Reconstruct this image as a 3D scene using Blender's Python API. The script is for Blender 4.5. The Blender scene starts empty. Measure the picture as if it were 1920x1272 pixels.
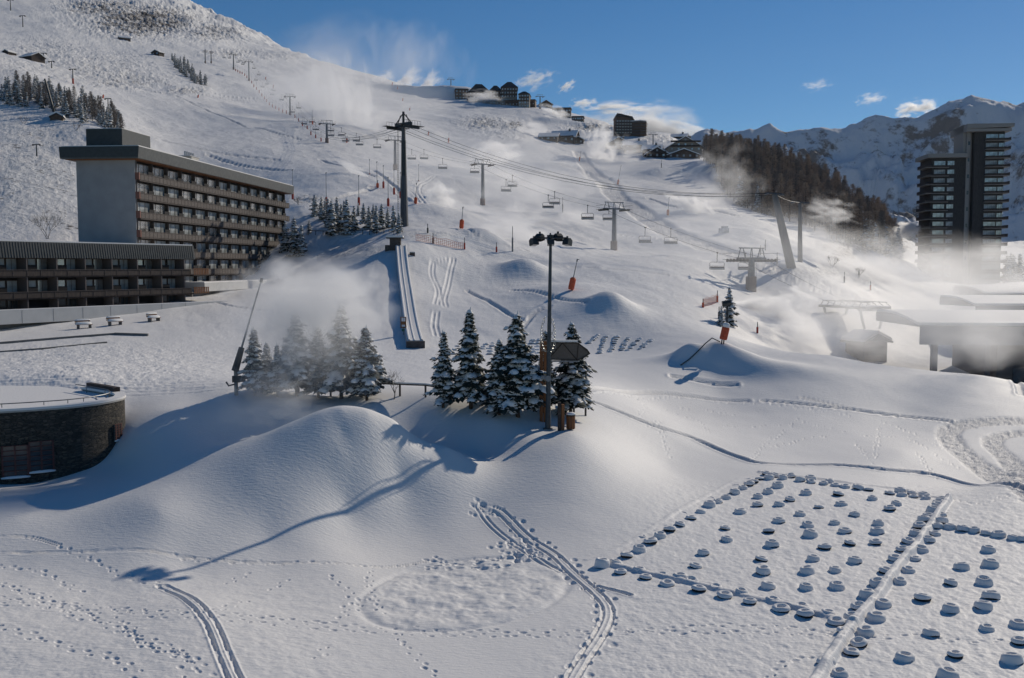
import bpy, math, random
import numpy as np
from mathutils import Vector, Matrix
R = math.radians
scene = bpy.context.scene
# ---------------------------------------------------------------- camera, world, sun, exposure
F = 1860.0                      # focal length in pixels of the 1920 px wide photograph
PITCH = math.atan(136.0 / F)
cam_d = bpy.data.cameras.new("camera")
cam_d.sensor_width = 36.0
cam_d.lens = 36.0 * F / 1920.0
cam_d.clip_start = 0.5
cam_d.clip_end = 40000.0
cam = bpy.data.objects.new("camera", cam_d)
scene.collection.objects.link(cam)
cam.location = (0, 0, 0)
cam.rotation_euler = (math.pi / 2 - PITCH, 0, 0)
scene.camera = cam
SUN_EL = R(28.0)
SUN_AZ = R(39.5)          # from +Y towards +X
world = bpy.data.worlds.new("World")
scene.world = world
world.use_nodes = True
nt = world.node_tree
nt.nodes.clear()
wo = nt.nodes.new("ShaderNodeOutputWorld")
bg = nt.nodes.new("ShaderNodeBackground")
sky = nt.nodes.new("ShaderNodeTexSky")
sky.sky_type = 'NISHITA'
sky.sun_disc = False
sky.sun_elevation = SUN_EL
sky.sun_rotation = SUN_AZ
sky.altitude = 2300.0
sky.air_density = 1.0
sky.dust_density = 0.25
sky.ozone_density = 3.0
bg.inputs["Strength"].default_value = 0.097
hs = nt.nodes.new('ShaderNodeHueSaturation'); hs.inputs['Saturation'].default_value = 1.32
nt.links.new(sky.outputs[0], hs.inputs['Color']); nt.links.new(hs.outputs[0], bg.inputs[0])
nt.links.new(bg.outputs[0], wo.inputs[0])
sun_d = bpy.data.lights.new("sun", 'SUN')
sun_d.energy = 4.6
sun_d.angle = R(0.5)
sun_d.color = (1.0, 0.90, 0.76)
sun = bpy.data.objects.new("sun", sun_d)
scene.collection.objects.link(sun)
sv = Vector((math.sin(SUN_AZ) * math.cos(SUN_EL), math.cos(SUN_AZ) * math.cos(SUN_EL), math.sin(SUN_EL)))
sun.rotation_euler = sv.to_track_quat('Z', 'Y').to_euler()
scene.view_settings.view_transform = 'Standard'
scene.view_settings.look = 'None'
scene.view_settings.exposure = -0.62
scene.view_settings.gamma = 1.0
scene.cycles.use_denoising = True
scene.cycles.max_bounces = 8
scene.cycles.volume_bounces = 4
scene.cycles.volume_max_steps = 256
scene.cycles.volume_step_rate = 0.45
C = scene.collection

# ---------------------------------------------------------------- small helpers
def ray(px, py):
    """direction of a photo pixel, scaled so that Y = 1: (X/Y, Z/Y)"""
    a = (px - 960.0) / F
    b = (py - 636.0) / F
    d = math.cos(PITCH) - b * math.sin(PITCH)
    return a / d, -(math.sin(PITCH) + b * math.cos(PITCH)) / d

def at(px, py, Y):
    s, t = ray(px, py)
    return Vector((s * Y, Y, t * Y))

def proj(X, Y, Z):
    fw = Y * math.cos(PITCH) - Z * math.sin(PITCH)
    up = Y * math.sin(PITCH) + Z * math.cos(PITCH)
    return 960.0 + F * X / fw, 636.0 - F * up / fw

def vnoise(x, y, seed=0):
    xi = np.floor(x).astype(np.int64); yi = np.floor(y).astype(np.int64)
    xf = x - xi; yf = y - yi
    def h(a, b):
        n = (a * 374761393 + b * 668265263 + seed * 2147483647) & 0xffffffff
        n = ((n ^ (n >> 13)) * 1274126177) & 0xffffffff
        n = n ^ (n >> 16)
        return (n & 0xffff) / 32767.5 - 1.0
    u = xf * xf * xf * (xf * (xf * 6 - 15) + 10); v = yf * yf * yf * (yf * (yf * 6 - 15) + 10)
    a = h(xi, yi); b = h(xi + 1, yi); c = h(xi, yi + 1); d = h(xi + 1, yi + 1)
    return (a + (b - a) * u) + ((c + (d - c) * u) - (a + (b - a) * u)) * v

def fbm(x, y, octv=4, seed=0, gain=0.5, ridged=False):
    r = np.zeros_like(x); amp = 1.0; tot = 0.0
    for o in range(octv):
        ca, sa = math.cos(0.7 * o + 0.3), math.sin(0.7 * o + 0.3)
        xx = (x * ca - y * sa) * 2 ** o + 17.3 * o; yy = (x * sa + y * ca) * 2 ** o - 9.1 * o
        n = vnoise(xx, yy, seed + o)
        if ridged: n = 1 - 2 * np.abs(n)
        r += amp * n; tot += amp; amp *= gain
    return r / tot

# ---------------------------------------------------------------- the lie of the land
# (photo column, photo row, distance) of points on the snow; between them a thin-plate spline
CP = []
def cp(*rows):
    for r in rows: CP.append(r)
def plane(z, pts):
    for px, Y in pts:
        s = (px - 960.0) / F
        CPZ.append((s, Y, z))
CPZ = []
plane(-14.3, [(x, Y) for x in (960, 1600, 2400) for Y in (18, 26)])
plane(-13.7, [(x, Y) for x in (-500, 300) for Y in (18, 26)])
plane(-14.3, [(x, 34) for x in (960, 1500, 2300)])
plane(-13.6, [(-400, 34), (100, 34)])
plane(-13.9, [(550, 36)])
plane(-14.3, [(960, 41), (1300, 41), (1700, 42), (2200, 44), (1200, 47), (1500, 50), (1800, 52), (2200, 56), (1650, 60), (1350, 62)])
plane(-13.6, [(0, 39), (-400, 40), (350, 39)])
plane(-14.2, [(640, 41), (1050, 50), (1450, 68), (1900, 66), (2200, 72), (1700, 75)])
cp((640, 768, 57.5), (600, 775, 57.3), (690, 775, 57.8), (540, 800, 56.7), (430, 835, 57), (300, 872, 57.2), (110, 914, 56.5), (740, 792, 58.4), (835, 840, 59), (910, 868, 60), (640, 810, 56), (640, 850, 54.7), (640, 900, 53.4), (740, 850, 56.5),
   (650, 945, 52.4), (500, 1000, 48.6), (350, 1055, 45.2), (190, 1100, 42), (750, 895, 55.5), (830, 850, 58.4), (480, 900, 52), (300, 960, 48.6), (0, 950, 51), (0, 1060, 44.3), (-300, 960, 50),
   (900, 950, 55), (900, 1040, 49), (640, 1060, 46), (240, 815, 62.8), (222, 868, 61), (150, 887, 60), (60, 902, 59.3), (240, 785, 65.5), (240, 762, 68.5), (320, 775, 65), (430, 748, 68), (450, 742, 69), (360, 742, 70), (320, 800, 63))
plane(-10.9, [(480, 63), (560, 63.5), (660, 63.7), (400, 62)])
plane(-11.6, [(760, 63), (830, 63)])
plane(-11.9, [(900, 63)])
plane(-12.7, [(-150, 57)])
plane(-11.9, [(60, 65), (-200, 64)])
cp((560, 752, 69), (700, 758, 68), (830, 762, 67.5), (930, 782, 66), (1027, 806, 65.5), (1070, 812, 64), (1000, 830, 62.5), (1100, 870, 60), (1180, 900, 60),
   (620, 742, 75), (760, 722, 77), (900, 735, 76), (1090, 760, 74), (1250, 800, 77), (1250, 870, 68.5), (1100, 720, 84),
   (0, 742, 70), (150, 738, 70), (-300, 745, 70), (0, 690, 86), (300, 680, 90), (0, 634, 111), (300, 608, 124), (380, 575, 140), (-300, 640, 105), (-300, 690, 82),
   (600, 680, 100), (600, 610, 128), (560, 520, 165), (480, 558, 150), (510, 535, 178), (640, 455, 198), (780, 655, 110), (770, 560, 140), (745, 462, 168),
   (900, 660, 112), (1000, 665, 113), (1170, 655, 117), (1000, 560, 145), (1072, 545, 150), (900, 480, 178), (860, 540, 155), (980, 440, 210))
cp((1250, 700, 100), (1357, 642, 112), (1290, 660, 109), (1350, 735, 97), (1450, 655, 112), (1500, 745, 94), (1560, 668, 111), (1700, 690, 106), (1830, 705, 101),
   (1920, 748, 93), (2100, 800, 85), (1700, 775, 90), (1250, 770, 88), (1500, 800, 85), (1700, 830, 80), (1900, 800, 85), (1870, 905, 67), (1500, 865, 73), (1700, 880, 71),
   (1250, 600, 130), (1180, 600, 130), (1300, 620, 122))
plane(-14.5, [(1550, 128), (1700, 124), (1850, 118), (2100, 115), (1600, 145), (1800, 145), (2100, 145), (1750, 170), (2000, 180), (2300, 120)])
cp((1380, 545, 178), (1410, 545, 185), (1450, 500, 203), (1480, 498, 206), (1540, 545, 190), (1600, 575, 175), (1290, 560, 152), (1300, 500, 190), (1600, 490, 260), (1560, 510, 215),
   (1690, 485, 330), (1720, 520, 280), (1680, 545, 220), (1800, 545, 322), (1920, 530, 300), (2100, 530, 300))
cp((757, 428, 190), (905, 388, 285), (1152, 470, 218), (1050, 430, 235), (1000, 400, 270), (1090, 400, 290), (1100, 340, 420), (1160, 345, 380), (1200, 400, 288), (1250, 408, 280), (1300, 450, 236),
   (1400, 480, 212), (1300, 390, 300), (1400, 400, 300), (1450, 440, 250), (1550, 470, 262), (1320, 330, 420), (1250, 330, 430), (1000, 330, 430), (900, 320, 480))
cp((640, 442, 200), (575, 440, 205), (740, 438, 195), (610, 392, 226), (728, 390, 232), (700, 350, 275), (820, 340, 330), (600, 320, 300), (480, 400, 240), (400, 330, 320))
# left hill and the piste behind it
cp((100, 445, 190), (-200, 480, 170), (180, 450, 195), (50, 370, 220), (0, 300, 252), (150, 350, 240), (100, 250, 300), (0, 215, 320), (225, 262, 300), (-300, 330, 240), (-300, 200, 330),
   (160, 205, 355), (60, 150, 400), (0, 120, 430), (-300, 60, 520), (300, 330, 300), (300, 250, 400), (240, 215, 430), (450, 300, 345), (600, 260, 440), (560, 385, 228),
   (390, 200, 560), (300, 130, 720), (330, 160, 640), (100, 110, 620), (150, 60, 850), (250, 60, 950), (50, 20, 900), (0, 40, 800), (-300, -80, 1000), (0, -120, 1500), (-300, -300, 1700),
   (180, -60, 1600), (305, -5, 1700), (350, 10, 1660), (400, 35, 1600), (450, 55, 1540), (490, 82, 1480), (550, 105, 1420), (640, 127, 1330), (750, 160, 1220), (850, 181, 1120), (960, 197, 1010),
   (1080, 218, 920), (1150, 247, 860), (1210, 258, 800), (1290, 268, 740), (1340, 290, 640), (440, 130, 900), (545, 217, 600), (610, 250, 470), (500, 190, 700), (650, 200, 660), (750, 190, 960),
   (790, 195, 900), (850, 200, 920), (700, 250, 500), (850, 260, 560), (800, 230, 680), (950, 230, 700), (950, 270, 560), (1050, 275, 620), (1020, 230, 800), (1100, 258, 730), (1180, 290, 600), (1260, 300, 560), (1220, 300, 560))
cp((1320, 305, 520), (1400, 306, 510), (1450, 322, 480), (1550, 366, 450), (1650, 425, 430), (1500, 372, 390), (1600, 415, 380), (1380, 370, 370), (1450, 405, 320), (1580, 445, 310), (1680, 470, 380))
# behind the skyline the land falls away
cp((150, 0, 2400), (400, 100, 2300), (640, 175, 2000), (850, 225, 1700), (1080, 265, 1400), (1290, 310, 1100), (640, 250, 2900), (1080, 380, 2600), (1400, 400, 700), (1550, 440, 650),
   (1400, 470, 1500), (1700, 480, 560), (1700, 500, 1200), (1900, 500, 450), (1900, 486, 900), (1900, 480, 2000), (1600, 480, 2600), (2200, 480, 600), (2200, 440, 2000), (2300, 500, 330), (0, -50, 2900), (300, 60, 2900))
def _u(s, Y): return np.stack([s, 0.62 * np.log(Y)], -1)
_pts = []; _val = []
for px, py, Y in CP:
    s, t = ray(px, py); _pts.append((s, Y)); _val.append(t)
for s, Y, z in CPZ:
    _pts.append((s, Y)); _val.append(z / Y)
_pts = np.array(_pts); _val = np.array(_val)
_c = _u(_pts[:, 0], _pts[:, 1])
def _phi(r2): return 0.5 * r2 * np.log(r2 + 1e-12)
_n = len(_c)
_A = np.zeros((_n + 3, _n + 3))
_A[:_n, :_n] = _phi(((_c[:, None] - _c[None]) ** 2).sum(-1)) + np.eye(_n) * 2e-5
_A[:_n, _n] = 1; _A[:_n, _n + 1:] = _c; _A[_n, :_n] = 1; _A[_n + 1:, :_n] = _c.T
_w = np.linalg.solve(_A, np.concatenate([_val, np.zeros(3)]))

def tps(s, Y):
    """height / distance of the bare slope"""
    sh = s.shape; q = _u(s.ravel(), Y.ravel()).astype(np.float32)
    out = np.empty(len(q), np.float64); c = _c.astype(np.float32); w = _w.astype(np.float32)
    for i in range(0, len(q), 20000):
        d = q[i:i + 20000]
        r2 = ((d[:, 0:1] - c[None, :, 0]) ** 2 + (d[:, 1:2] - c[None, :, 1]) ** 2)
        out[i:i + 20000] = (_phi(r2 + 1e-9) @ w[:_n]) + w[_n] + d @ w[_n + 1:]
    return out.reshape(sh)

MOUNDS = []                     # world-space heaps of made snow: x, y, height, half width across, half depth, angle
def rough_mask(px, py):
    """where grass, scrub and stones come through the thin snow, plus painted bump shade"""
    m = np.zeros_like(px)
    for cx, cy, rx, ry, st in ((60, 330, 150, 120, .62), (20, 130, 130, 22, .5), (150, 400, 90, 60, .6), (180, 130, 110, 36, .58), (90, 100, 90, 26, .5), (230, 150, 90, 18, .7),
                               (270, 40, 120, 34, 1.0), (200, 15, 90, 20, .9), (400, 60, 70, 20, .8), (430, 100, 60, 10, .6), (520, 105, 60, 8, .4), (910, 232, 50, 14, .8), (960, 235, 30, 10, .8), (945, 255, 45, 14, .5),  # top-left strengths raised so the colour also carries shadows of bumps
                               (1590, 465, 60, 22, .9), (1680, 460, 55, 22, .8), (1560, 505, 60, 14, .6), (1120, 240, 60, 12, .8), (1250, 262, 60, 8, .6), (570, 375, 50, 12, .7), (650, 470, 90, 16, .45),
                               (800, 440, 60, 8, .5), (1640, 520, 60, 14, .7), (350, 170, 40, 8, .8)):
        m = np.maximum(m, st * np.exp(-(((px - cx) / rx) ** 2 + ((py - cy) / ry) ** 2) ** 1.5 * 0.7))
    return m

def height(X, Y, detail=True):
    X = np.asarray(X, float); Y = np.asarray(Y, float)
    z = tps(X / Y, Y) * Y
    for mx, my, h, a, b, an in MOUNDS:
        dx = X - mx; dy = Y - my; c, s_ = math.cos(an), math.sin(an)
        z = z + h * np.exp(-0.5 * (((dx * c + dy * s_) / a) ** 2 + ((-dx * s_ + dy * c) / b) ** 2))
    far = np.clip((Y - 75) / 150, 0, 1)
    z = z + far * (0.45 * fbm(X / 14, Y / 22, 3, 3) + 0.24 * fbm(X / 5 + Y / 14, Y / 9, 3, 77) + 0.5 * np.maximum(0, fbm(X / 22 + 5, Y / 30, 3, 55)) ** 1.0) + np.clip((Y - 180) / 400, 0, 1) * 3.6 * fbm(X / 60, Y / 80, 4, 8)
    z = z + 0.03 * fbm(X / 3.0, Y / 3.0, 2, 5)
    z = z + np.clip((Y - 1000) / 500, 0, 1) * np.clip((-X - 150) / 300, 0, 1) * 16 * fbm(X / 70, Y / 110, 4, 12, 0.55, True)
    return z

def P(px, py, back=0.0):
    """where the line of sight through a photo pixel first meets the snow"""
    s, t = ray(px, py)
    Y = 30 * np.exp(np.linspace(0, math.log(2000 / 30.0), 1600))
    z = height(s * Y, Y)
    d = z - t * Y
    k = np.nonzero(d >= 0)[0]
    if len(k):
        i = int(k[0])
        if i > 0:
            f = d[i - 1] / (d[i - 1] - d[i]); y = Y[i - 1] + (Y[i] - Y[i - 1]) * f
        else: y = Y[0]
    else:
        m = np.where(Y > 250, z / Y, -9); y = Y[int(np.argmax(m))]
    y += back
    return Vector((s * y, y, float(height(np.array([s * y]), np.array([y]))[0])))

def ground(x, y): return float(height(np.array([float(x)]), np.array([float(y)]))[0])
def onray(px, Y):
    s, _ = ray(px, 500); return Vector((s * Y, Y, ground(s * Y, Y)))

_m = []
for px, py, h, a, b, an in ((905, 452, 2.1, 3.2, 3.2, 0), (985, 512, 2.3, 3.0, 3.6, 0), (1145, 586, 1.7, 2.3, 2.8, 0.2), (1110, 590, 1.2, 5, 6, 0), (1060, 410, 1.6, 6, 7, 0), (1325, 676, .5, 3.6, 1.5, -0.3), (1292, 674, .9, 1.1, 1.2, 0), (1347, 668, .8, 1.4, 1.0, .3), (1375, 676, .7, 1.8, .9, -.4), (1400, 690, .8, 5, 1.6, -.3),
                            (1225, 330, 2.5, 7, 9, 0), (860, 330, 3.0, 12, 7, 0), (880, 345, 2.0, 9, 10, 0), (930, 470, .8, 8, 4, 0), (1060, 550, 1.2, 6, 5, 0), (1230, 455, 1.0, 5, 5, 0), (1400, 440, 1.2, 6, 6, 0),
                            (1035, 315, 2.5, 9, 9, 0), (790, 395, 1.8, 7, 6, 0), (1495, 520, 1.6, 7, 5, .4), (850, 184, 13, 55, 7.5, -.05), (1120, 243, 4, 40, 8, -.2), (1330, 320, 2.5, 14, 6, 0)):
    p = P(px, py); _m.append((p.x, p.y, h, a, b, an))
MOUNDS = _m
# ---------------------------------------------------------------- materials
MATS = {}
def mat(name, col, rough=0.8, noise=0.0, nscale=8.0, metal=0.0, bump=0.0, spec=0.5, col2=None, coord='Object', stretch=None):
    if name in MATS: return MATS[name]
    m = bpy.data.materials.new(name); m.use_nodes = True
    t = m.node_tree; b = t.nodes["Principled BSDF"]
    b.inputs["Base Color"].default_value = (*col, 1); b.inputs["Roughness"].default_value = rough
    b.inputs["Metallic"].default_value = metal; b.inputs["Specular IOR Level"].default_value = spec
    if noise or bump or col2:
        tc = t.nodes.new("ShaderNodeTexCoord"); n = t.nodes.new("ShaderNodeTexNoise")
        n.inputs["Scale"].default_value = nscale; n.inputs["Detail"].default_value = 5
        src = tc.outputs[coord]
        if stretch:
            mp = t.nodes.new("ShaderNodeMapping"); mp.inputs["Scale"].default_value = stretch
            t.links.new(src, mp.inputs[0]); src = mp.outputs[0]
        t.links.new(src, n.inputs["Vector"])
        if noise or col2:
            mx = t.nodes.new("ShaderNodeMix"); mx.data_type = 'RGBA'
            c2 = col2 or tuple(max(0, c * (1 - noise)) for c in col)
            c1 = col if col2 else tuple(min(1, c * (1 + noise * .6)) for c in col)
            mx.inputs[6].default_value = (*c1, 1); mx.inputs[7].default_value = (*c2, 1)
            rp = t.nodes.new("ShaderNodeMapRange"); rp.inputs[1].default_value = .35; rp.inputs[2].default_value = .65
            t.links.new(n.outputs[0], rp.inputs[0]); t.links.new(rp.outputs[0], mx.inputs[0]); t.links.new(mx.outputs[2], b.inputs["Base Color"])
        if bump:
            bp = t.nodes.new("ShaderNodeBump"); bp.inputs["Strength"].default_value = bump; bp.inputs["Distance"].default_value = 0.05
            t.links.new(n.outputs[0], bp.inputs["Height"]); t.links.new(bp.outputs[0], b.inputs["Normal"])
    MATS[name] = m
    return m

def snow_ground_material():
    m = bpy.data.materials.new("snow_ground"); m.use_nodes = True
    t = m.node_tree; b = t.nodes["Principled BSDF"]; L = t.links.new
    b.inputs["Roughness"].default_value = 0.62; b.inputs["Specular IOR Level"].default_value = 0.25
    geo = t.nodes.new("ShaderNodeNewGeometry")
    def noise(scale, detail=4, vec=None, rough=.55):
        n = t.nodes.new("ShaderNodeTexNoise"); n.inputs["Scale"].default_value = scale; n.inputs["Detail"].default_value = detail; n.inputs["Roughness"].default_value = rough
        L(vec or geo.outputs["Position"], n.inputs["Vector"]); return n.outputs[0]
    def attr(nm):
        a = t.nodes.new("ShaderNodeAttribute"); a.attribute_name = nm; return a.outputs["Fac"]
    def math_(op, a, bb, c=None):
        n = t.nodes.new("ShaderNodeMath"); n.operation = op
        for i, v in enumerate((a, bb, c)):
            if v is None: continue
            if isinstance(v, (int, float)): n.inputs[i].default_value = v
            else: L(v, n.inputs[i])
        return n.outputs[0]
    rough = attr("scrub"); trod = attr("trodden"); dist = attr("reach")
    # grass, earth and stones where the snow lies thin, with bump shade painted in
    n1 = noise(0.55, 7, rough=.72); n2 = noise(0.07, 3)
    k = math_('ADD', math_('MULTIPLY', n1, 1.0), math_('MULTIPLY', n2, 0.5))
    thr = math_('SUBTRACT', 1.08, math_('MULTIPLY', rough, 0.42))
    f = math_('MULTIPLY', math_('SUBTRACT', k, thr), 9.0)
    cl = t.nodes.new("ShaderNodeClamp"); L(f, cl.inputs[0])
    fac = math_('MULTIPLY', cl.outputs[0], math_('MINIMUM', math_('MULTIPLY', rough, 2.0), 1.0))
    mx = t.nodes.new("ShaderNodeMix"); mx.data_type = 'RGBA'
    mx.inputs[6].default_value = (0.83, 0.815, 0.79, 1); mx.inputs[7].default_value = (0.085, 0.07, 0.055, 1)
    L(fac, mx.inputs[0])
    mx2 = t.nodes.new("ShaderNodeMix"); mx2.data_type = 'RGBA'; mx2.inputs[7].default_value = (0.60, 0.59, 0.58, 1)  # dirtier trodden snow; shade of its rough surface is mixed into this grey
    L(math_('MULTIPLY', trod, 0.75), mx2.inputs[0]); L(mx.outputs[2], mx2.inputs[6]); L(mx2.outputs[2], b.inputs["Base Color"])
    # wind crust, clods, ski marks
    mp = t.nodes.new("ShaderNodeMapping"); mp.inputs["Scale"].default_value = (1.0, 3.2, 1.0); mp.inputs["Rotation"].default_value = (0, 0, 0.5); L(geo.outputs["Position"], mp.inputs[0])
    h1 = noise(2.6, 5, mp.outputs[0]); h2 = noise(9.0, 4); h3 = noise(0.5, 6, mp.outputs[0], .6)
    hh = math_('ADD', math_('MULTIPLY', h1, math_('ADD', 0.035, math_('MULTIPLY', dist, 0.05))), math_('MULTIPLY', h2, math_('ADD', 0.012, math_('MULTIPLY', trod, 0.11))))
    hh = math_('ADD', hh, math_('MULTIPLY', h3, math_('MULTIPLY', dist, 0.5)))
    hh = math_('ADD', hh, math_('MULTIPLY', n1, math_('MULTIPLY', rough, 2.2)))
    bp = t.nodes.new("ShaderNodeBump"); bp.inputs["Strength"].default_value = 0.8; bp.inputs["Distance"].default_value = 1.0
    L(hh, bp.inputs["Height"]); L(bp.outputs[0], b.inputs["Normal"])
    return m

def grid_mesh(name, X, Y, Z, material, attrs=None):
    nr, nc = X.shape
    me = bpy.data.meshes.new(name)
    me.vertices.add(nr * nc)
    me.vertices.foreach_set("co", np.stack([X, Y, Z], -1).astype(np.float32).ravel())
    i = np.arange((nr - 1) * (nc - 1)); r = i // (nc - 1); c = i % (nc - 1); a = r * nc + c
    q = np.stack([a, a + 1, a + nc + 1, a + nc], -1).astype(np.int32)
    me.loops.add(q.size); me.loops.foreach_set("vertex_index", q.ravel())
    me.polygons.add(len(q)); me.polygons.foreach_set("loop_start", np.arange(0, q.size, 4, dtype=np.int32))
    me.polygons.foreach_set("loop_total", np.full(len(q), 4, np.int32)) if False else None
    me.polygons.foreach_set("use_smooth", np.ones(len(q), bool))
    for k, v in (attrs or {}).items():
        at_ = me.attributes.new(k, 'FLOAT', 'POINT'); at_.data.foreach_set("value", v.astype(np.float32).ravel())
    me.update(calc_edges=True); me.materials.append(material)
    o = bpy.data.objects.new(name, me); C.objects.link(o)
    return o

# screen-even rows near, log-even far
t_of = lambda py: -14.3 / ray(960, py)[1]
rows = [18, 21, 24, 26] + [t_of(py) for py in np.arange(1420, 640, -1.0)]
rows = [r for r in rows if r < 2900]
y = rows[-1]
while y < 2900:
    y *= 1.0052; rows.append(y)
rows = np.array(rows)
cols = np.concatenate([np.linspace(-1.1, -0.56, 60)[:-1], np.linspace(-0.56, 0.56, 1500), np.linspace(0.56, 1.1, 60)[1:]])
S, YY = np.meshgrid(cols, rows)
XX = S * YY
ZZ = height(XX, YY)
PX, PY = proj(XX, YY, ZZ)
scrub = rough_mask(PX, PY) * (YY > 120)
ZZ += scrub * (0.75 * fbm(XX / 3.0, YY / 3.8, 4, 21, .62) * np.clip(YY / 260, .5, 4.5))
trod = np.zeros_like(ZZ)
DZ = np.zeros_like(ZZ)

def w2(pts): return [P(a, b).xy for a, b in pts]
def near_line(pts, reach):
    """distance to a polyline and length along it for the part of the sheet near it"""
    pts = np.array([(p[0], p[1]) for p in pts])
    lo = pts.min(0) - reach; hi = pts.max(0) + reach
    r0 = max(0, np.searchsorted(rows, lo[1]) - 1); r1 = np.searchsorted(rows, hi[1]) + 1
    smin = min(lo[0] / lo[1], lo[0] / hi[1]); smax = max(hi[0] / lo[1], hi[0] / hi[1])
    c0 = max(0, np.searchsorted(cols, smin) - 1); c1 = np.searchsorted(cols, smax) + 1
    x = XX[r0:r1, c0:c1]; yv = YY[r0:r1, c0:c1]
    best = np.full(x.shape, 1e9); along = np.zeros(x.shape); side = np.zeros(x.shape); acc = 0.0
    for a, b in zip(pts[:-1], pts[1:]):
        d = b - a; l2 = max(1e-9, d @ d); ln = math.sqrt(l2)
        tt = np.clip(((x - a[0]) * d[0] + (yv - a[1]) * d[1]) / l2, 0, 1)
        ex = x - a[0] - tt * d[0]; ey = yv - a[1] - tt * d[1]; ds = np.hypot(ex, ey)
        k = ds < best
        best[k] = ds[k]; along[k] = (acc + tt * ln)[k]; side[k] = (np.sign(ex * d[1] - ey * d[0]) * ds)[k]; acc += ln
    return (slice(r0, r1), slice(c0, c1)), best, along, side, acc
def smooth_line(pts, n=8):
    pts = [Vector((p[0], p[1])) for p in pts]; out = []
    for i in range(len(pts) - 1):
        p0 = pts[max(0, i - 1)]; p1 = pts[i]; p2 = pts[i + 1]; p3 = pts[min(len(pts) - 1, i + 2)]
        for k in range(n):
            t = k / n
            out.append(0.5 * ((2 * p1) + (p2 - p0) * t + (2 * p0 - 5 * p1 + 4 * p2 - p3) * t * t + (3 * p1 - p0 - 3 * p2 + p3) * t ** 3))
    out.append(pts[-1]); return out

def trench(px_pts, width, depth, rim=0.35, tr=0.5, wob=0.25):
    pts = smooth_line(w2(px_pts)); sl, d, al, sd, _ = near_line(pts, width * 3)
    d = d * (1 + wob * fbm(al / 0.9, sd * 0 + 3.0, 2, 31)) if wob else d
    DZ[sl] += -depth * np.exp(-(d / (width * .5)) ** 4) + rim * depth * np.exp(-((d - width * .75) / (width * .22)) ** 2)
    trod[sl] = np.maximum(trod[sl], tr * np.exp(-(d / (width * .6)) ** 4))
def ruts(px_pts, gap, width, depth):
    pts = smooth_line(w2(px_pts)); sl, d, al, sd, _ = near_line(pts, gap + width * 3)
    e = np.abs(d - gap * .5)
    DZ[sl] += -depth * np.exp(-(e / (width * .5)) ** 4) * (0.8 + .6 * fbm(al / .35, sd, 2, 7)) + .3 * depth * np.exp(-((e - width * .8) / (width * .3)) ** 2)
PR = random.Random(5)
def prints(px_pts, gap=0.24, step=0.40, size=0.08, depth=0.05, jit=0.07, skip=0.0, world=False):
    pts = smooth_line(px_pts if world else w2(px_pts), 6)
    acc = 0.0; nxt = 0.0; sgn = 1
    for a, b in zip(pts[:-1], pts[1:]):
        d = b - a; ln = d.length
        if ln < 1e-6: continue
        u = d / ln; nrm = Vector((-u.y, u.x))
        while nxt <= acc + ln:
            p = a + u * (nxt - acc) + nrm * (sgn * gap * .5) + Vector((PR.gauss(0, jit), PR.gauss(0, jit)))
            sgn = -sgn; nxt += step * PR.uniform(.85, 1.15)
            if PR.random() < skip: continue
            dent(p, u, size * PR.uniform(.6, 1.35), depth * PR.uniform(.6, 1.2))
        acc += ln
def dent(p, u, size, depth):
    rch = max(.25, size * 3.2)
    r0 = np.searchsorted(rows, p.y - rch); r1 = np.searchsorted(rows, p.y + rch) + 1
    c0 = np.searchsorted(cols, min((p.x - rch) / p.y, 9)); c1 = np.searchsorted(cols, (p.x + rch) / p.y) + 1
    if r1 - r0 < 1 or c1 - c0 < 1: return
    dx = XX[r0:r1, c0:c1] - p.x; dy = YY[r0:r1, c0:c1] - p.y
    la = dx * u.x + dy * u.y; lb = -dx * u.y + dy * u.x
    q = (la / (size * 1.5)) ** 2 + (lb / size) ** 2
    DZ[r0:r1, c0:c1] += -depth * np.exp(-q ** 2) + 0.15 * depth * np.exp(-((np.sqrt(q) - 1.35) / .3) ** 2)

# paths, tracks and footprints, each following its course on the snow
trench([(1100, 750), (1160, 772), (1230, 800), (1300, 822), (1380, 856), (1430, 869), (1550, 872), (1650, 880), (1760, 893), (1872, 906), (1960, 930)], 0.75, 0.20)
trench([(1085, 742), (1100, 731), (1200, 737), (1300, 744), (1400, 752)], 0.8, 0.14)
trench([(1430, 752), (1560, 764), (1700, 782), (1780, 790)], 0.6, 0.16)
trench([(1500, 745), (1600, 768), (1680, 780)], 0.35, 0.08)
trench([(1120, 1100), (1145, 1106), (1180, 1116)], 0.3, 0.12, tr=.2)
for q in ([(0, 1036), (100, 1036), (190, 1033), (330, 1042), (520, 1056), (690, 1062), (800, 1052)],
          [(0, 1005), (60, 1008), (110, 1022)],):
    ruts(q, 0.16, 0.1, 0.05)
ruts([(305, 1100), (345, 1118), (380, 1148), (400, 1180), (418, 1225), (440, 1275), (470, 1330)], 0.40, 0.17, 0.09)
ruts([(898, 955), (920, 985), (960, 1018), (1010, 1050), (1050, 1072)], 0.28, 0.12, 0.07)
ruts([(905, 950), (940, 962), (990, 1010), (1040, 1042), (1080, 1080), (1125, 1120), (1140, 1150), (1125, 1190), (1095, 1235), (1062, 1290)], 0.42, 0.14, 0.09)
prints([(905, 950), (940, 962), (990, 1010), (1040, 1042), (1080, 1080), (1125, 1120), (1140, 1150), (1125, 1190), (1095, 1235), (1062, 1290)], .8, .5, .12, .10, .12)
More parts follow.
